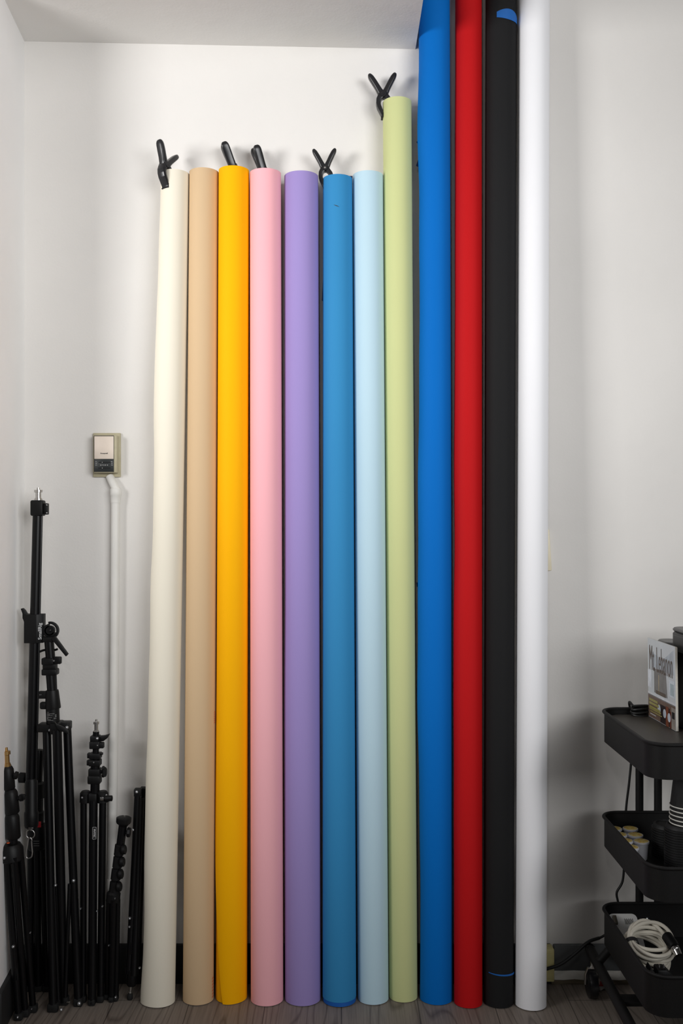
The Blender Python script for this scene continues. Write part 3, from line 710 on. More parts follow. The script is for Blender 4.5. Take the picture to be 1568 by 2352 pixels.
for (x0, x1, y1, r, d0, d1) in ((192, 191, 2296, 7.6, d, fd(2301)), (214.5, 211.5, 2303, 9.6, d-.012, fd(2308)), (236, 231, 2296, 8.2, d, fd(2301))):
    bm = bmesh.new(); seg(bm, x0, 1838, d0, x1, y1, d1, r); lg = obj('leg', bm, BLACKM, t); foot(lg, x1, y1+5, d1, 8, 16)
    if x0 == 214.5:
        y_ = 1914; dx = 214.5-3*(y_-1838)/465; df = d0-.001-M(9.6, d0)
        bm = bmesh.new()
        q = rrect(-M(4.1, d), M(4.1, d), -M(13.8, d), M(13.8, d), M(1.5, d), 4); q2 = rrect(-M(3.6, d), M(3.6, d), -M(13.3, d), M(13.3, d), M(1.2, d), 4)
        pc = P(216.3, y_, 2.4868); n = len(q)
        A = [[bm.verts.new((pc.x+u, pc.y+yy+abs(u+M(3, d))*.3, pc.z+v_)) for u, v_ in qq] for qq, yy in ((q, 0), (q2, 0), (q2, .0004), (q, .0004))]
        for a_, b2 in ((0, 1), (1, 2), (2, 3), (3, 0)):
            for i in range(n): bm.faces.new((A[a_][i], A[a_][(i+1) % n], A[b2][(i+1) % n], A[b2][i]))
        obj('label_frame', bm, PRINTW, lg)
        text('lettering', 'PIVITEC', M(6.4, d), PRINTW, lg, Matrix.Translation(pc+Vector((0, .0002, 0))) @ RX @ Matrix.Rotation(-PI/2, 4, 'Z'), 0.9, .0002, .0001)
        pin_at(lg, 222, 2093, 2.487, 2.6)
    else:
        pin_at(lg, 184 if x0 < 200 else 234.5, 2088 if x0 < 200 else 2082.5, 2.492, 2.4)

# E: small stand with a round head
d = 2.485
t = thing('light_stand', 'small black stand with a flat round head, leaning left in front of the pipe', 'light stand', P(258, 2300, 2.48), 'black light stands in the left corner')
bm = bmesh.new(); lat(bm, 283, 1899, d, 284.5, 1876.5, d, [(0, 8), (.1, 10), (.3, 13), (.36, 15.5), (.5, 17), (.92, 17), (1, 14)], 30); hd = obj('head', bm, BLACKP, t)
bm = bmesh.new(); seg(bm, 285.6, 1878, d, 285.8, 1872.5, d, 2.2, n=10); obj('screw', bm, STEEL, hd)
bm = bmesh.new(); seg(bm, 282, 1896, d, 276, 1945, d, 9.5); seg(bm, 276, 1940, d, 258, 2062, d, 8); obj('column', bm, BLACKM, t)
bm = bmesh.new(); lat(bm, 284, 1911, d, 299, 1912, d, [(0, 4), (.45, 4), (.5, 10), (.65, 12), (1, 11)], 8); obj('knob', bm, BLACKP, t)
for (x, y, r) in ((274, 1951, 11), (270.5, 1979, 11), (267, 2007, 11.5), (263.5, 2036, 12)):
    bm = bmesh.new(); lat(bm, x-1.8, y+13.5, d, x+1.2, y-12, d, [(0, r*.85), (.05, r), (.95, r), (1, r*.85)])
    k = obj('lock_collar', bm, BLACKP, t)
    bm = bmesh.new(); lat(bm, x+4, y+1, d-.012, x+16, y, d-.012, [(0, 8), (.3, 11), (.8, 11), (1, 7)], 12); obj('flip_lock', bm, BLACKP, k)
bm = bmesh.new(); lat(bm, 259, 2072, d, 261.5, 2046, d, [(0, 13), (.1, 16), (.8, 16), (1, 11)]); hub = obj('leg_hub', bm, BLACKP, t)
pin_at(hub, 263.5, 2064, d-.018, 1.6)
for (x0, x1, y1, r, dz) in ((250, 246, 2290, 6.3, 0), (260, 256, 2296, 7, -.012), (270, 266, 2294, 6.5, 0)):
    bm = bmesh.new(); e = fd(y1+4); seg(bm, x0, 2066, d+dz, x1, y1, e, r); lg = obj('leg', bm, BLACKM, t); foot(lg, x1, y1+4, e, 6, 13)
    if x0 == 250: pin_at(lg, 249.5, 2172, d-.008, 1.8)
    if x0 == 270: pin_at(lg, 265, 2291, e-.0125, 2.8)

# F: folded stand standing on its stud, tucked behind the cream roll
d = 2.545
t = thing('light_stand', 'black stand folded upside down, legs up, tucked against the cream roll', 'light stand', P(300, 2292, 2.495), 'black light stands in the left corner')
bm = bmesh.new(); bx(bm, 308.5, 1811, 325, 1828, d-.01, .02, .002); bx(bm, 322, 1808, 340, 1824, d+.012, .02, .002); top = obj('leg_end', bm, BLACKP, t); pin_at(top, 313.8, 1819.5, d-.021, 3.8)
for (x0, y0, x1, y1, r, dz, dz1) in ((316, 1822, 296, 2236, 7.5, -.012, -.025), (331, 1818, 316, 2236, 7, .012, 0), (323, 1832, 307, 2240, 8, 0, -.03)):
    bm = bmesh.new(); seg(bm, x0, y0, d+dz, x1, y1, 2.53+dz1, r); lg = obj('leg', bm, BLACKM, t)
    if x0 == 316: pin_at(lg, 305.5, 1906.5, d+dz-.012, 3.2); pin_at(lg, 297.5, 2110, 2.533+dz1-.006, 3.2); pin_at(lg, 297, 2129.5, 2.533+dz1-.006, 2.6)
    if x0 == 323: pin_at(lg, 322.5, 1918, d-.012, 2.6); pin_at(lg, 320, 2224, 2.49, 2.6)
bm = bmesh.new(); lat(bm, 302, 2264, 2.505, 304, 2160, 2.515, [(0, 9), (.05, 12), (.35, 12), (.38, 9), (.7, 9), (.73, 12), (1, 12)]); obj('column', bm, BLACKM, t)
bm = bmesh.new(); lat(bm, 299, 2284, 2.505, 301, 2259, 2.505, [(0, 2), (.1, 3.6), (.2, 3.6), (.24, 2.8), (.75, 2.8), (.8, 4.6), (1, 4.6)], 16); obj('spigot', bm, STEEL, t)
bm = bmesh.new(); lat(bm, 298, 2295, 2.505, 299, 2281, 2.505, [(0, 6), (.2, 7), (.8, 6), (1, 4)], 14); obj('rubber_tip', bm, RUBBER, t)

# ---------------------------------------------------------------- switch plate and outlet
t = thing('switch_plate', 'cream switch plate on the wall, almost hidden behind the white roll', 'switch plate', P(1232, 1312, WALL))
m_ = Matrix.Translation(P(1232, 1265, WALL-0.0035)) @ Matrix.Rotation(math.radians(-3.6), 4, 'Y')
bm = bmesh.new(); add_box(bm, (-.036, -.003, -.054), (.036, .0035, .054), .0022, m_); obj('plate', bm, mat('ivory_plastic', rgb(232, 222, 196), .45, var=.03), t)
bm = bmesh.new(); add_box(bm, (-.005, -.010, -.010), (.005, -.002, .010), .001, m_); obj('toggle', bm, mat('ivory_toggle', rgb(235, 226, 205), .4, var=.03), t)
BOXM = mat('yellowed_outlet', rgb(196, 186, 130), 0.6, var=.08, scale=50)
t = thing('outlet_box', 'yellowed surface outlet box low on the wall behind the white roll', 'outlet', P(1240, 2256, WALL-.035))
bm = bmesh.new(); a = P(1211, 2256, WALL-.05); b = P(1273, 2181, WALL-.05); add_box(bm, (a.x, WALL-.05, a.z), (b.x, WALL-.013, b.z), .003); bx_ = obj('box', bm, BOXM, t)
bm = bmesh.new(); add_box(bm, (a.x+.004, WALL-.053, a.z+.01), (b.x-.006, WALL-.049, b.z-.01), .0015); obj('face_plate', bm, BOXM, t)
bm = bmesh.new(); a2 = P(1263, 2203, WALL); 
for z_ in (.045, .08): add_box(bm, (a2.x-.036, WALL-.0535, z_), (a2.x-.030, WALL-.052, z_+.008), 0)
obj('socket', bm, PRINTD, t)

# ---------------------------------------------------------------- utility cart
XL, XR, YF, YN = 0.649, 0.999, 2.50, 2.095
def tray(parent, name, ztop, h, board=False):
    bm = bmesh.new(); r = .045
    o = rrect(XL, XR, YN, YF, r, 8); i_ = rrect(XL+.002, XR-.002, YN+.002, YF-.002, r-.002, 8); n = len(o)
    zb_ = ztop-h
    L = [[bm.verts.new((x, y, z)) for x, y in q] for q, z in ((o, zb_), (o, ztop), (i_, ztop), (i_, zb_+.003))]
    for A, B in ((0, 1), (1, 2), (2, 3)):
        for i in range(n): bm.faces.new((L[A][i], L[A][(i+1) % n], L[B][(i+1) % n], L[B][i]))
    bm.faces.new(L[0]); bm.faces.new(L[3])
    add_path(bm, [(x, y, ztop) for x, y in rrect(XL-.001, XR+.001, YN-.001, YF+.001, r, 8)], .0042, 10, closed=True)
    o_ = obj(name, bm, CARTM, parent)
    if board:
        bm = bmesh.new(); q = rrect(XL+.012, XR-.012, YN+.012, YF-.012, r-.01, 8)
        a_ = [bm.verts.new((x, y, ztop-.020)) for x, y in q]; b_ = [bm.verts.new((x, y, ztop-.012)) for x, y in q]
        bm.faces.new(a_); bm.faces.new(b_)
        for i in range(n): bm.faces.new((a_[i], a_[(i+1) % n], b_[(i+1) % n], b_[i]))
        obj('tray_board', bm, BOARDM, o_)
    return o_
Z1, Z2, Z3 = .732, .472, .243
cart = thing('utility_cart', 'black three tier metal utility cart on casters by the right wall', 'cart', ((XL+XR)/2, (YF+YN)/2, 0))
tray(cart, 'tray', Z1, .074, True); tray(cart, 'tray', Z2, .072); t3 = tray(cart, 'tray', Z3, .086)
bm = bmesh.new(); p = P(1486.5, 2110, YF-.004); add_lathe(bm, p+Vector((0, .003, 0)), p-Vector((0, .003, 0)), [(0, .003), (.7, .003), (1, .001)], 12); obj('screw', bm, RIVETM, t3)
for x_ in (P(1468, 0, 2.513).x, P(1510.5, 0, 2.513).x):
    bm = bmesh.new(); add_tube(bm, Vector((x_, 2.513, .09)), Vector((x_, 2.513, Z1+.004)), .0098, n=18); obj('post', bm, CARTM, cart)
for x_ in (.98-.24, .98-.05):
    bm = bmesh.new(); add_tube(bm, Vector((x_, 2.083, .09)), Vector((x_, 2.083, Z1+.004)), .0098, n=18); obj('post', bm, CARTM, cart) if x_ > .9 else bm.free()
for x_ in (.632, XR+.016):
    bm = bmesh.new(); add_path(bm, spline([(x_+.0, 2.535, .118), (x_, 2.50, .112), (x_, 2.2, .100), (x_, 1.98, .09)], 6), .0125, 14); 
    add_tube(bm, Vector((x_, 2.46, .11)), Vector((XL+.02 if x_ < .8 else XR-.02, 2.44, Z3-.075)), .010); obj('foot_rail', bm, CARTM, cart)
bm = bmesh.new(); add_box(bm, (.632, 2.27, .095), (XR+.016, 2.31, .107), .003); obj('cross_bar', bm, CARTM, cart)
for x_, y_ in ((.632, 2.515), (XR+.016, 2.515), (.632, 2.0), (XR+.016, 2.0)):
    c = thing.__call__ if False else None
    bm = bmesh.new(); add_lathe(bm, Vector((x_-.012, y_, .034)), Vector((x_+.012, y_, .034)), [(0, .026), (.1, .033), (.3, .034), (.7, .034), (.9, .033), (1, .026)], 28); w = obj('caster', bm, BLACKG, cart)
    bm = bmesh.new(); add_path(bm, [(x_-.0165, y_, .034), (x_-.0165, y_-.004, .062), (x_-.012, y_-.008, .078), (x_+.012, y_-.008, .078), (x_+.0165, y_-.004, .062), (x_+.0165, y_, .034)], .0035, 8)
    add_tube(bm, Vector((x_, y_-.008, .078)), Vector((x_, y_-.008, .105)), .006); obj('caster_fork', bm, STEEL, w)

# things on the top tray
TOP = Z1-.012
MG = mat('magazine_cover', rgb(205, 210, 214), 0.35, var=.04, scale=25)
MPG = mat('magazine_pages', rgb(205, 200, 190), 0.7, var=.05, scale=200)
bl, br_ = P(1489, 1645, 2.467), P(1552, 1681, 2.282)
bl = Vector((.7605, 2.467, TOP+.001)); br_ = Vector((.7665, 2.283, TOP+.001))
tl = P(1486, 1464, 2.469); tr = P(1538, 1497, 2.290)
U = (br_-bl); V = (tl-bl); Wd = U.length; Hd = V.length; u = U.normalized(); v_ = (V-u*V.dot(u)).normalized(); nrm = u.cross(v_).normalized()
if nrm.x > 0: nrm = -nrm
mg = thing('magazine', 'magazine with a white house cover standing on the cart, leaning on the coffee machine', 'magazine', bl)
mm = basis(bl, u, nrm, v_)                            # local: u across the cover, w out of it, v up
bm = bmesh.new(); add_box(bm, (0, -.0052, 0), (Wd, -.0006, Hd-.001), .0003, mm); obj('pages', bm, MPG, mg)
bm = bmesh.new(); add_box(bm, (0, -.0006, 0), (Wd, 0, Hd), 0, mm); cov = obj('cover', bm, MG, mg)
bm = bmesh.new(); add_box(bm, (0, -.0059, 0), (Wd, -.0053, Hd-.002), 0, mm); obj('back_cover', bm, MPG, mg)
def decal(name, x0, y0, x1, y1, c, z=.0002, poly=None):
    """flat printed area on the cover, x and y as fractions of the cover from its top left"""
    bm = bmesh.new()
    if poly is None: poly = [(x0, y1), (x1, y1), (x1, y0), (x0, y0)]
    add_prism(bm, [(x*Wd, (1-y)*Hd) for x, y in poly], z-.0002, z, mm); return obj(name, bm, mat('print_'+name, rgb(*c), .35, var=.12, scale=60), cov)
decal('picture_roof', 0, 0, 0, 0, (178, 186, 194), .0002, [(.16, .16), (.55, .22), (.95, .05), (.95, .35), (.16, .35)])
decal('picture_hood', 0, 0, 0, 0, (128, 126, 124), .0003, [(.24, .36), (.62, .34), (.68, .40), (.72, .66), (.24, .66)])
decal('picture_tap', .40, .42, .425, .66, (176, 160, 132), .0005)
decal('picture_stove', .3, .62, .66, .665, (92, 78, 66), .0005)
decal('picture_counter', .0, .68, 1, .705, (222, 224, 228), .0004)
decal('picture_line', .0, .705, 1, .712, (96, 98, 104), .0005)
decal('picture_cupboard', .0, .715, 1, .995, (112, 92, 80), .0003)
decal('picture_window', .78, .42, .985, .62, (214, 222, 230), .0004)
decal('picture_window_pane', .83, .46, .95, .60, (168, 184, 190), .0006)
decal('picture_tile', .0, .40, .14, .62, (226, 230, 238), .0004)
decal('picture_stool', .46, .77, .80, .995, (40, 30, 30), .0005)
decal('picture_leather', .66, .76, .76, 1, (120, 66, 44), .0007)
decal('picture_leg', .80, .80, .85, 1, (104, 52, 36), .0007)
for cx_, cy_ in ((.42, .84), (.62, .86), (.78, .88)):
    decal('picture_plate', 0, 0, 0, 0, (196, 204, 214), .0008, [(cx_+.055*math.cos(i*PI/8), cy_+.055*math.sin(i*PI/8)) for i in range(16)])
decal('picture_cabinet', .86, .74, 1, .995, (150, 142, 134), .0006)
decal('picture_black_box', .88, .79, .97, .87, (34, 32, 34), .0008)
for y in (.755, .80, .85, .875): decal('yellow_print', .05, y, .36+.1*(y-.75)*10, y+(.030 if y < .86 else .02), (158, 150, 88), .0009)
decal('yellow_print', .08, .91, .52, .922, (158, 150, 88), .0009)
decal('white_print', .08, .945, .30, .955, (205, 205, 205), .0009)
tm = basis(bl+u*(Wd*.49)+v_*(Hd*.745)+nrm*.0006, u, v_, nrm)
if (u.cross(v_)).dot(nrm) < 0: pass
text('masthead', 'Mt. Lebanon', .088, mat('brown_print', rgb(100, 88, 80), .5, var=.05), cov, tm, .36, .0002, -.0004)

KB = mat('coffee_machine_body', rgb(14, 14, 15), 0.4, var=.05, scale=60)
KT = mat('coffee_machine_lid', rgb(62, 62, 62), 0.35, var=.05, scale=60)
km = thing('coffee_machine', 'black single cup coffee machine on the cart, cut off by the right edge', 'coffee machine', (.87, 2.35, TOP))
def rbox(x0, x1, y0, y1, z0, z1, r, bev=.004):
    bm = bmesh.new(); q = rrect(x0, x1, y0, y1, r, 6); qi = rrect(x0+bev, x1-bev, y0+bev, y1-bev, r-bev, 6); n = len(q)
    L = [[bm.verts.new((x, y, z)) for x, y in pp] for pp, z in ((qi, z0), (q, z0+bev), (q, z1-bev), (qi, z1))]
    for A, B in zip(L, L[1:]):
        for i in range(n): bm.faces.new((A[i], A[(i+1) % n], B[(i+1) % n], B[i]))
    bm.faces.new(L[0]); bm.faces.new(L[-1]); return bm
obj('body', rbox(.782, .965, 2.30, 2.478, TOP, .905, .03), KB, km)
obj('water_tank', rbox(.781, .84, 2.385, 2.482, TOP+.01, .900, .028), KB, km)
obj('tank_lid', rbox(.7805, .84, 2.384, 2.483, .9005, .911, .028, .003), KT, km)
hd = obj('brew_head', rbox(.779, .965, 2.16, 2.368, .899, .944, .03), KB, km)
obj('head_lid', rbox(.779, .965, 2.16, 2.368, .9445, .953, .03, .003), KT, hd)
obj('head_panel', rbox(.7775, .95, 2.185, 2.34, .905, .938, .006, .002), KB, hd)
obj('drip_base', rbox(.79, .96, 2.14, 2.32, TOP, .745, .03), KB, km)
bm = bmesh.new(); add_box(bm, (.81, 2.15, .745), (.94, 2.29, .748), .001); obj('drip_grate', bm, STEEL, km)

cord = thing('power_cord', 'black power cord looping from the cart top down behind it to the outlet', 'cord', P(1258, 2225, WALL-.06))  # power cord between the cart top and the outlet
cr = .0032
bm = bmesh.new()
cpos = P(1469, 1633, 2.478)
for k_, (rx, ry, o_) in enumerate(((.020, .013, .004), (.022, .014, .0105), (.0205, .013, .017), (.019, .012, .0235))):
    add_path(bm, [Vector((cpos.x, 2.476, TOP+o_))+Vector((rx*math.cos(2*PI*i/32), ry*math.sin(2*PI*i/32), .003*math.sin(2*PI*i/32+k_))) for i in range(32)], cr, 8, closed=True)
obj('coil', bm, CORDM, cord)
pts = [Vector((cpos.x-.017, 2.48, TOP+.024)), Vector((cpos.x-.019, 2.505, TOP+.026)), P(1452, 1660, 2.54), P(1449, 1745, 2.55), P(1444, 1800, 2.55), P(1437, 1862, 2.55), P(1434, 1950, 2.55), P(1430, 2020, 2.55), P(1416, 2050, 2.55), P(1419, 2075, 2.55), P(1420, 2120, 2.55), P(1385, 2150, 2.545),
       P(1352, 2163, 2.535), P(1320, 2190, 2.525), P(1288, 2214, 2.52), P(1256, 2225, 2.525), P(1240, 2226, 2.535)]
bm = bmesh.new(); add_path(bm, spline(pts, 10), lambda q: cr*(0.95+.35*(q > .7)), 10); obj('cable', bm, CORDM, cord)
bm = bmesh.new(); p = P(1240, 2226, 2.535); add_box(bm, (p.x-.014, 2.522, p.z-.012), (p.x+.010, 2.546, p.z+.012), .004); obj('plug', bm, CORDM, cord)

# coffee pods on the middle tray
F2 = Z2-.072+.0032
PODW = mat('white_pod_plastic', rgb(200, 200, 205), .5, var=.03)
def pod_lid():
    m = mat('pod_foil', rgb(190, 150, 84), .4, .1)
    nt = m.node_tree; b = nt.nodes['Principled BSDF']; tc = nt.nodes.new('ShaderNodeTexCoord')
    n = nt.nodes.new('ShaderNodeTexNoise'); n.inputs['Scale'].default_value = 70; n.inputs['Detail'].default_value = 3
    nt.links.new(tc.outputs['Object'], n.inputs['Vector']); r = nt.nodes.new('ShaderNodeValToRGB')
    r.color_ramp.elements[0].position = .38; r.color_ramp.elements[0].color = rgb(186, 112, 50)
    r.color_ramp.elements[1].position = .6; r.color_ramp.elements[1].color = rgb(212, 196, 140)
    e = r.color_ramp.elements.new(.48); e.color = rgb(206, 180, 84)
    nt.links.new(n.outputs['Fac'], r.inputs['Fac']); nt.links.new(r.outputs['Color'], b.inputs['Base Color']); return m
pod = thing('coffee_pod', '', 'coffee pod', (0, 0, 0), 'coffee pods on the middle tray', in_place=False)
bm = bmesh.new(); add_lathe(bm, Vector((0, 0, 0)), Vector((0, 0, .044)), [(0, .0120), (.05, .0135), (.88, .0160), (.9, .0185), (.98, .0185), (1, .0178)], 30); obj('cup', bm, PODW, pod)
bm = bmesh.new(); add_lathe(bm, Vector((0, 0, .0437)), Vector((0, 0, .0446)), [(0, .0166), (.6, .0166), (1, .0158)], 30); obj('foil_lid', bm, pod_lid(), pod)
pods = [((.7085, 2.354), 'whole white coffee pod at the front of the middle tray, the one fully in view', 0),
        ((.7085, 2.402), 'white coffee pod with a tan lid, second in its row behind the fully visible one', 0),
        ((.711, 2.452), 'white coffee pod at the back of the right row on the middle tray', 1),
        ((.6715, 2.452), 'white coffee pod in the back left corner of the middle tray', 0),
        ((.6712, 2.405), 'white coffee pod second from the back by the left tray wall', 0),
        ((.6712, 2.358), 'white coffee pod third from the back by the left tray wall', 0),
        ((.6712, 2.311), 'white coffee pod nearest the camera by the left tray wall, mostly hidden', 0)]
for k, ((x, y), lab, tl_) in enumerate(pods):
    loc = (x, y, F2+.0003)
    if k == 0: pod.location = loc; pod['label'] = lab; pod.rotation_euler = (0, 0, 0)
    else: clone(pod, loc, lab, (0, 0, k*1.3))
# black lids, nested in two stacks
LIDM = mat('black_lid_plastic', rgb(13, 13, 14), .6, var=.04)
lid = thing('cup_lid', '', 'lid', (0, 0, 0), 'stacked black cup lids', in_place=False)
bm = bmesh.new(); add_lathe(bm, Vector((0, 0, 0)), Vector((0, 0, .014)), [(0, .034), (.08, .0362), (.3, .0362), (.36, .0335), (.92, .0305), (1, .029), (.99, .0265), (.8, .0255)], 40); obj('shell', bm, LIDM, lid)
bm = bmesh.new(); add_box(bm, (-.004, -.0245, .0112), (.004, -.0225, .0122), .0003); obj('sip_hole', bm, PRINTD, lid)
first = True
for (sx, sy, n, nm) in ((.7795, 2.385, 12, 'rear'), (.772, 2.268, 18, 'front')):
    for k in range(n):
        what = 'top lid' if k == n-1 else 'nested lid below the top'
        lab = {'rear': 'black plastic lid, %s of the lower rear stack', 'front': 'black plastic lid, %s of the stack under the paper cups'}[nm] % what
        loc = (sx, sy, F2+.0003+k*.0057)
        if first: lid.location = loc; lid['label'] = lab; first = False; keep = lid
        else:
            c = clone(keep, loc, lab)
        cur = lid if (nm == 'rear' and k == 0) else c
        cur['group'] = 'lids in the lower rear stack' if nm == 'rear' else 'lids in the taller front stack'
        if k == n-1: cur['group'] = 'top lids of the two stacks'
ztopl = F2+.0003+17*.0057+.0142
CUPM = mat('black_ribbed_paper', rgb(13, 13, 14), .7, var=.04, bump=.3, bscale=120, stretch=(1, 1, .1))
cup = thing('paper_cup', '', 'cup', (0, 0, 0), 'upside-down paper cups in a stack', in_place=False)
bm = bmesh.new(); add_lathe(bm, Vector((0, 0, .001)), Vector((0, 0, .092)), [(0, .0385), (.96, .0285), (1, .028)], 40); obj('cup_wall', bm, CUPM, cup)
bm = bmesh.new(); add_path(bm, [(.0392*math.cos(2*PI*i/40), .0392*math.sin(2*PI*i/40), .0022) for i in range(40)], .0015, 8, closed=True); o = obj('rim', bm, mat('white_cup_rim', rgb(215, 213, 205), .6, var=.03), cup); o['label'] = 'white rolled rim'
for k, lab in enumerate(('lowest black paper cup of the upside-down stack, resting on the lids', 'black paper cup with a white rim, second from the bottom of the stack', 'black paper cup with a white rim, in the middle of the stack of five',
                         'black paper cup with a white rim, second from the top of the stack', 'topmost black paper cup of the stack, its black body in view')):
    loc = (.788, 2.268, ztopl+.0003+k*.0098)
    if k == 0: cup.location = loc; cup['label'] = lab
    else: clone(cup, loc, lab)

# things in the bottom tray
F3 = Z3-.086+.0032
ROUT = mat('white_box_plastic', rgb(196, 196, 194), .5, var=.03)
ax_, ay = math.radians(28), 0
rm = Matrix.Translation((.690, 2.412, F3+.034)) @ Matrix.Rotation(math.radians(33), 4, 'X')
rt = thing('router_box', 'flat white plastic device box leaning in the back of the bottom tray', 'electronics box', (.69, 2.42, F3))
bm = bmesh.new(); q = rrect(-.033, .036, -.06, .06, .012, 5); a_ = [bm.verts.new(rm @ Vector((x, y, -.009))) for x, y in q]; b_ = [bm.verts.new(rm @ Vector((x, y, .009))) for x, y in q]; n = len(q)
bm.faces.new(a_); bm.faces.new(b_)
for i in range(n): bm.faces.new((a_[i], a_[(i+1) % n], b_[(i+1) % n], b_[i]))
obj('case', bm, ROUT, rt)
bm = bmesh.new()
for i in range(9): add_box(bm, (.004+i*.0024, .030, .0091), (.0052+i*.0024, .044 if i % 2 else .046, .0094), 0, rm)
for i in range(3): add_box(bm, (-.006+i*.003, -.006, .0091), (-.0045+i*.003, .004, .0094), 0, rm)
obj('printed_label', bm, PRINTD, rt)
o_ = obj('connector', (lambda b: (add_box(b, (-.025, .028, .009), (-.016, .05, .018), .001, rm), b)[1])(bmesh.new()), mat('tarnished_metal', rgb(110, 104, 92), .4, .7, var=.1), rt)
CABM = mat('off_white_cable', rgb(206, 200, 186), .55, var=.03, scale=40)
wc = thing('cable_coil', 'coiled off white cable tied with a black strap in the bottom tray', 'cable', (.70, 2.28, F3))
bm = bmesh.new(); rnd = random.Random(3)
cen = Vector((.711, 2.300, F3+.064)); tilt = Matrix.Rotation(math.radians(23), 3, 'X') @ Matrix.Rotation(math.radians(5), 3, 'Y')
pts = []
turns = 12
for k in range(turns*40+1):
    a_ = 2*PI*k/40+2.6; tn = k/40
    w1 = math.sin(tn*2.1+1)*.5+.5; w2 = math.sin(tn*3.7+.4)
    rx = .038+.014*w1-.003*w2; ry = .047+.013*math.sin(tn*2.9+.5)
    squeeze = .35+.65*abs(math.sin((a_-2.75)/2))**.8       # the strap pulls the turns together on the left
    zoff = (tn/turns-.5)*.060*squeeze
    rx2 = rx-(1-squeeze)*.006*w2
    pts.append(cen+tilt @ Vector((rx2*math.cos(a_), ry*math.sin(a_), zoff+.003*math.sin(a_*2+tn))))
add_path(bm, pts, .0044, 10)
obj('cable', bm, CABM, wc)
sc = cen+tilt @ Vector((.046*math.cos(2.75), .050*math.sin(2.75)-.020, 0))
bm = bmesh.new(); prev = None
for i in range(33):
    a_ = 2*PI*i/32; pr = []
    for w_ in (-.005, .005):
        for rr_ in (1.0, 1.08):
            pr.append(bm.verts.new(sc+tilt @ Vector((.0155*math.cos(a_)*rr_, w_, .0165*math.sin(a_)*rr_))))
    q = [pr[0], pr[1], pr[3], pr[2]]
    if prev:
        for j in range(4): bm.faces.new((prev[j], prev[(j+1) % 4], q[(j+1) % 4], q[j]))
    prev = q
bmesh.ops.remove_doubles(bm, verts=bm.verts[:], dist=.00005)
obj('strap', bm, mat('black_hook_strap', rgb(22, 20, 22), .85, var=.05), wc)
mp_ = thing('jack_plug', 'black cable connector with a silver collar lying on the coiled cable', 'connector', P(1548, 2180, 2.26))
p0, p1 = P(1530, 2149, 2.29), P(1549, 2176, 2.25)
bm = bmesh.new(); add_lathe(bm, p0, p1, [(0, .009), (.08, .0125), (.8, .013), (1, .0105)], 24); obj('barrel', bm, BLACKP, mp_)
p2 = P(1558, 2195, 2.235); bm = bmesh.new(); add_lathe(bm, p1, p2, [(0, .0095), (.15, .0108), (.2, .0099), (.3, .0108), (.36, .010), (.45, .0098), (1, .0088)], 24); obj('collar', bm, STEEL, mp_)
bm = bmesh.new(); a_ = P(1522, 2152, 2.42); b_ = P(1542, 2130, 2.42); add_box(bm, (0, -.0006, 0), (.0185, .0006, .030), 0, Matrix.Translation((a_.x, 2.42, F3+.012)) @ Matrix.Rotation(math.radians(-20), 4, 'X') @ Matrix.Rotation(math.radians(8), 4, 'Y'))
cd = thing('label_card', 'small white card printed blue, standing behind the coiled cable', 'card', (a_.x, 2.42, F3))
obj('card', bm, mat('card_white', rgb(190, 195, 210), .5, var=.04), cd)
bm = bmesh.new(); cm_ = Matrix.Translation((a_.x, 2.42, F3+.012)) @ Matrix.Rotation(math.radians(-20), 4, 'X') @ Matrix.Rotation(math.radians(8), 4, 'Y')
for r_ in range(5):
    for c_ in range(3): add_box(bm, (.0012+c_*.0042, -.0010, .0115+r_*.0036), (.0042+c_*.0042, -.0006, .0138+r_*.0036), 0, cm_)
add_box(bm, (.001, -.0010, .003), (.011, -.0006, .010), 0, cm_); add_box(bm, (.0142, -.001, .008), (.0168, -.0006, .022), 0, cm_)
obj('blue_print', bm, mat('blue_print', rgb(40, 52, 110), .5, var=.05), cd)
for k, (px, py, w_, h_, dp, lab) in enumerate(((1489, 2216, .026, .070, .03, 'black angular power adapter in the front left of the bottom tray'), (1520, 2218, .036, .072, .035, 'black power adapter right of the angular one in the bottom tray'))):
    a_ = thing('power_adapter', lab, 'power adapter', (P(px, py, 2.16).x, 2.16, F3), 'black adapters in the bottom tray')
    x_ = P(px, py, 2.16).x; bm = bmesh.new()
    if k == 0:
        add_prism(bm, [(-w_*.6, 0), (w_*.75, 0), (w_*.75, h_*.75), (w_*.1, h_*1.12), (-.004, h_*.85), (-w_*.6, h_*.66)], -dp/2, dp/2, Matrix.Translation((x_, 2.165, F3+.002)), .003)
    else: add_prism(bm, [(-w_*.5, 0), (w_*.55, 0), (w_*.6, h_*.8), (w_*.2, h_*1.0), (-w_*.35, h_*1.0)], -dp/2, dp/2, Matrix.Translation((x_, 2.165, F3+.002)), .004)
    obj('case', bm, BLACKP, a_)
    bm = bmesh.new()
    for s in (-.005, .005): add_box(bm, (x_+s-.001, 2.162, F3+h_*.9), (x_+s+.001, 2.168, F3+h_*.9+.014 if k else F3+h_*.9+.009), .0003)
    obj('prong', bm, STEEL, a_)
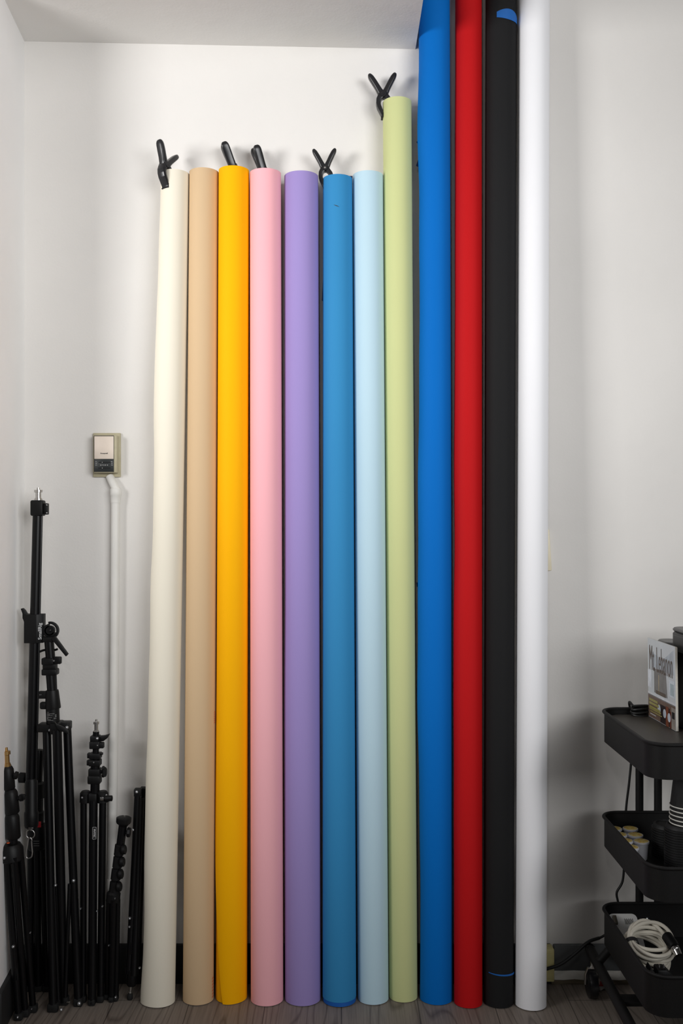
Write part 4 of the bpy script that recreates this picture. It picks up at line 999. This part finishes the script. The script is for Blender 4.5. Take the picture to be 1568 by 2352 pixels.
# litter behind the cart
pk = thing('packet', 'small crumpled red and white packet on the floor behind the cart', 'packet', (.655, 2.56, 0))
bm = bmesh.new(); rnd = random.Random(5); n_ = 5
g = [[bm.verts.new((.632+.05*i/n_, 2.545+.02*rnd.random()*.5+.012*(j/n_), .012+.032*j/n_+rnd.uniform(-.002, .002))) for i in range(n_+1)] for j in range(n_+1)]
g2 = [[bm.verts.new(v.co+Vector((0, .008, -.001))) for v in r_] for r_ in g]
for j in range(n_):
    for i in range(n_):
        bm.faces.new((g[j][i], g[j][i+1], g[j+1][i+1], g[j+1][i])); bm.faces.new((g2[j][i+1], g2[j][i], g2[j+1][i], g2[j+1][i+1]))
for i in range(n_):
    bm.faces.new((g[0][i+1], g[0][i], g2[0][i], g2[0][i+1])); bm.faces.new((g[n_][i], g[n_][i+1], g2[n_][i+1], g2[n_][i]))
    bm.faces.new((g[i][0], g[i+1][0], g2[i+1][0], g2[i][0])); bm.faces.new((g[i+1][n_], g[i][n_], g2[i][n_], g2[i+1][n_]))
for v in bm.verts: v.co.z -= .009
obj('wrapper', bm, mat('white_wrapper', rgb(190, 188, 182), .5, var=.06), pk)
bm = bmesh.new(); add_box(bm, (.648, 2.5405, .016), (.676, 2.5445, .028), .001); obj('red_band', bm, RED, pk)

# ---------------------------------------------------------------- camera and light
cam = bpy.data.cameras.new('camera'); cam.lens = 36*F/2352; cam.sensor_width = 36; cam.sensor_fit = 'AUTO'
cam.shift_y = (HY-1176)/2352; cam.clip_start = 0.05
co = bpy.data.objects.new('camera', cam); COL.objects.link(co); co.location = (0, 0, CAMZ); co.rotation_euler = (PI/2, 0, 0)
SC.camera = co
def area(name, loc, aim, sx, sy, power, col=(1, 1, 1), spread=180):
    l = bpy.data.lights.new(name, 'AREA'); l.shape = 'RECTANGLE'; l.size = sx; l.size_y = sy; l.energy = power; l.color = col; l.spread = math.radians(spread)
    o = bpy.data.objects.new(name, l); COL.objects.link(o); o.location = loc
    o.rotation_euler = (Vector(aim)-Vector(loc)).to_track_quat('-Z', 'Y').to_euler(); return o
area('window_light', (-2.3, 0.6, 1.85), (0.25, 2.6, 1.78), 0.9, 0.8, 13.0, (1, .99, .98), 74)
area('room_light', (1.7, -0.9, 1.95), (-0.55, 2.6, 1.72), 2.2, 1.3, 21.8, (.98, .985, .99), 76)
area('front_lamp', (-0.15, -0.2, 2.1), (0, 2.6, 1.55), 0.12, 0.12, 1.0, (1, .98, .96), 90)  # unseen small frontal source, added for the dot highlights on the clamps
w = bpy.data.worlds.new('room_ambience'); SC.world = w; w.use_nodes = True
w.node_tree.nodes['Background'].inputs['Color'].default_value = (.95, .97, 1, 1); w.node_tree.nodes['Background'].inputs['Strength'].default_value = 0.045
vs = SC.view_settings; vs.view_transform = 'Standard'; vs.look = 'None'; vs.exposure = -0.13; vs.gamma = 1.0; vs.use_curve_mapping = False
for o in bpy.data.objects:
    if 'built_in_place' in o: del o['built_in_place']
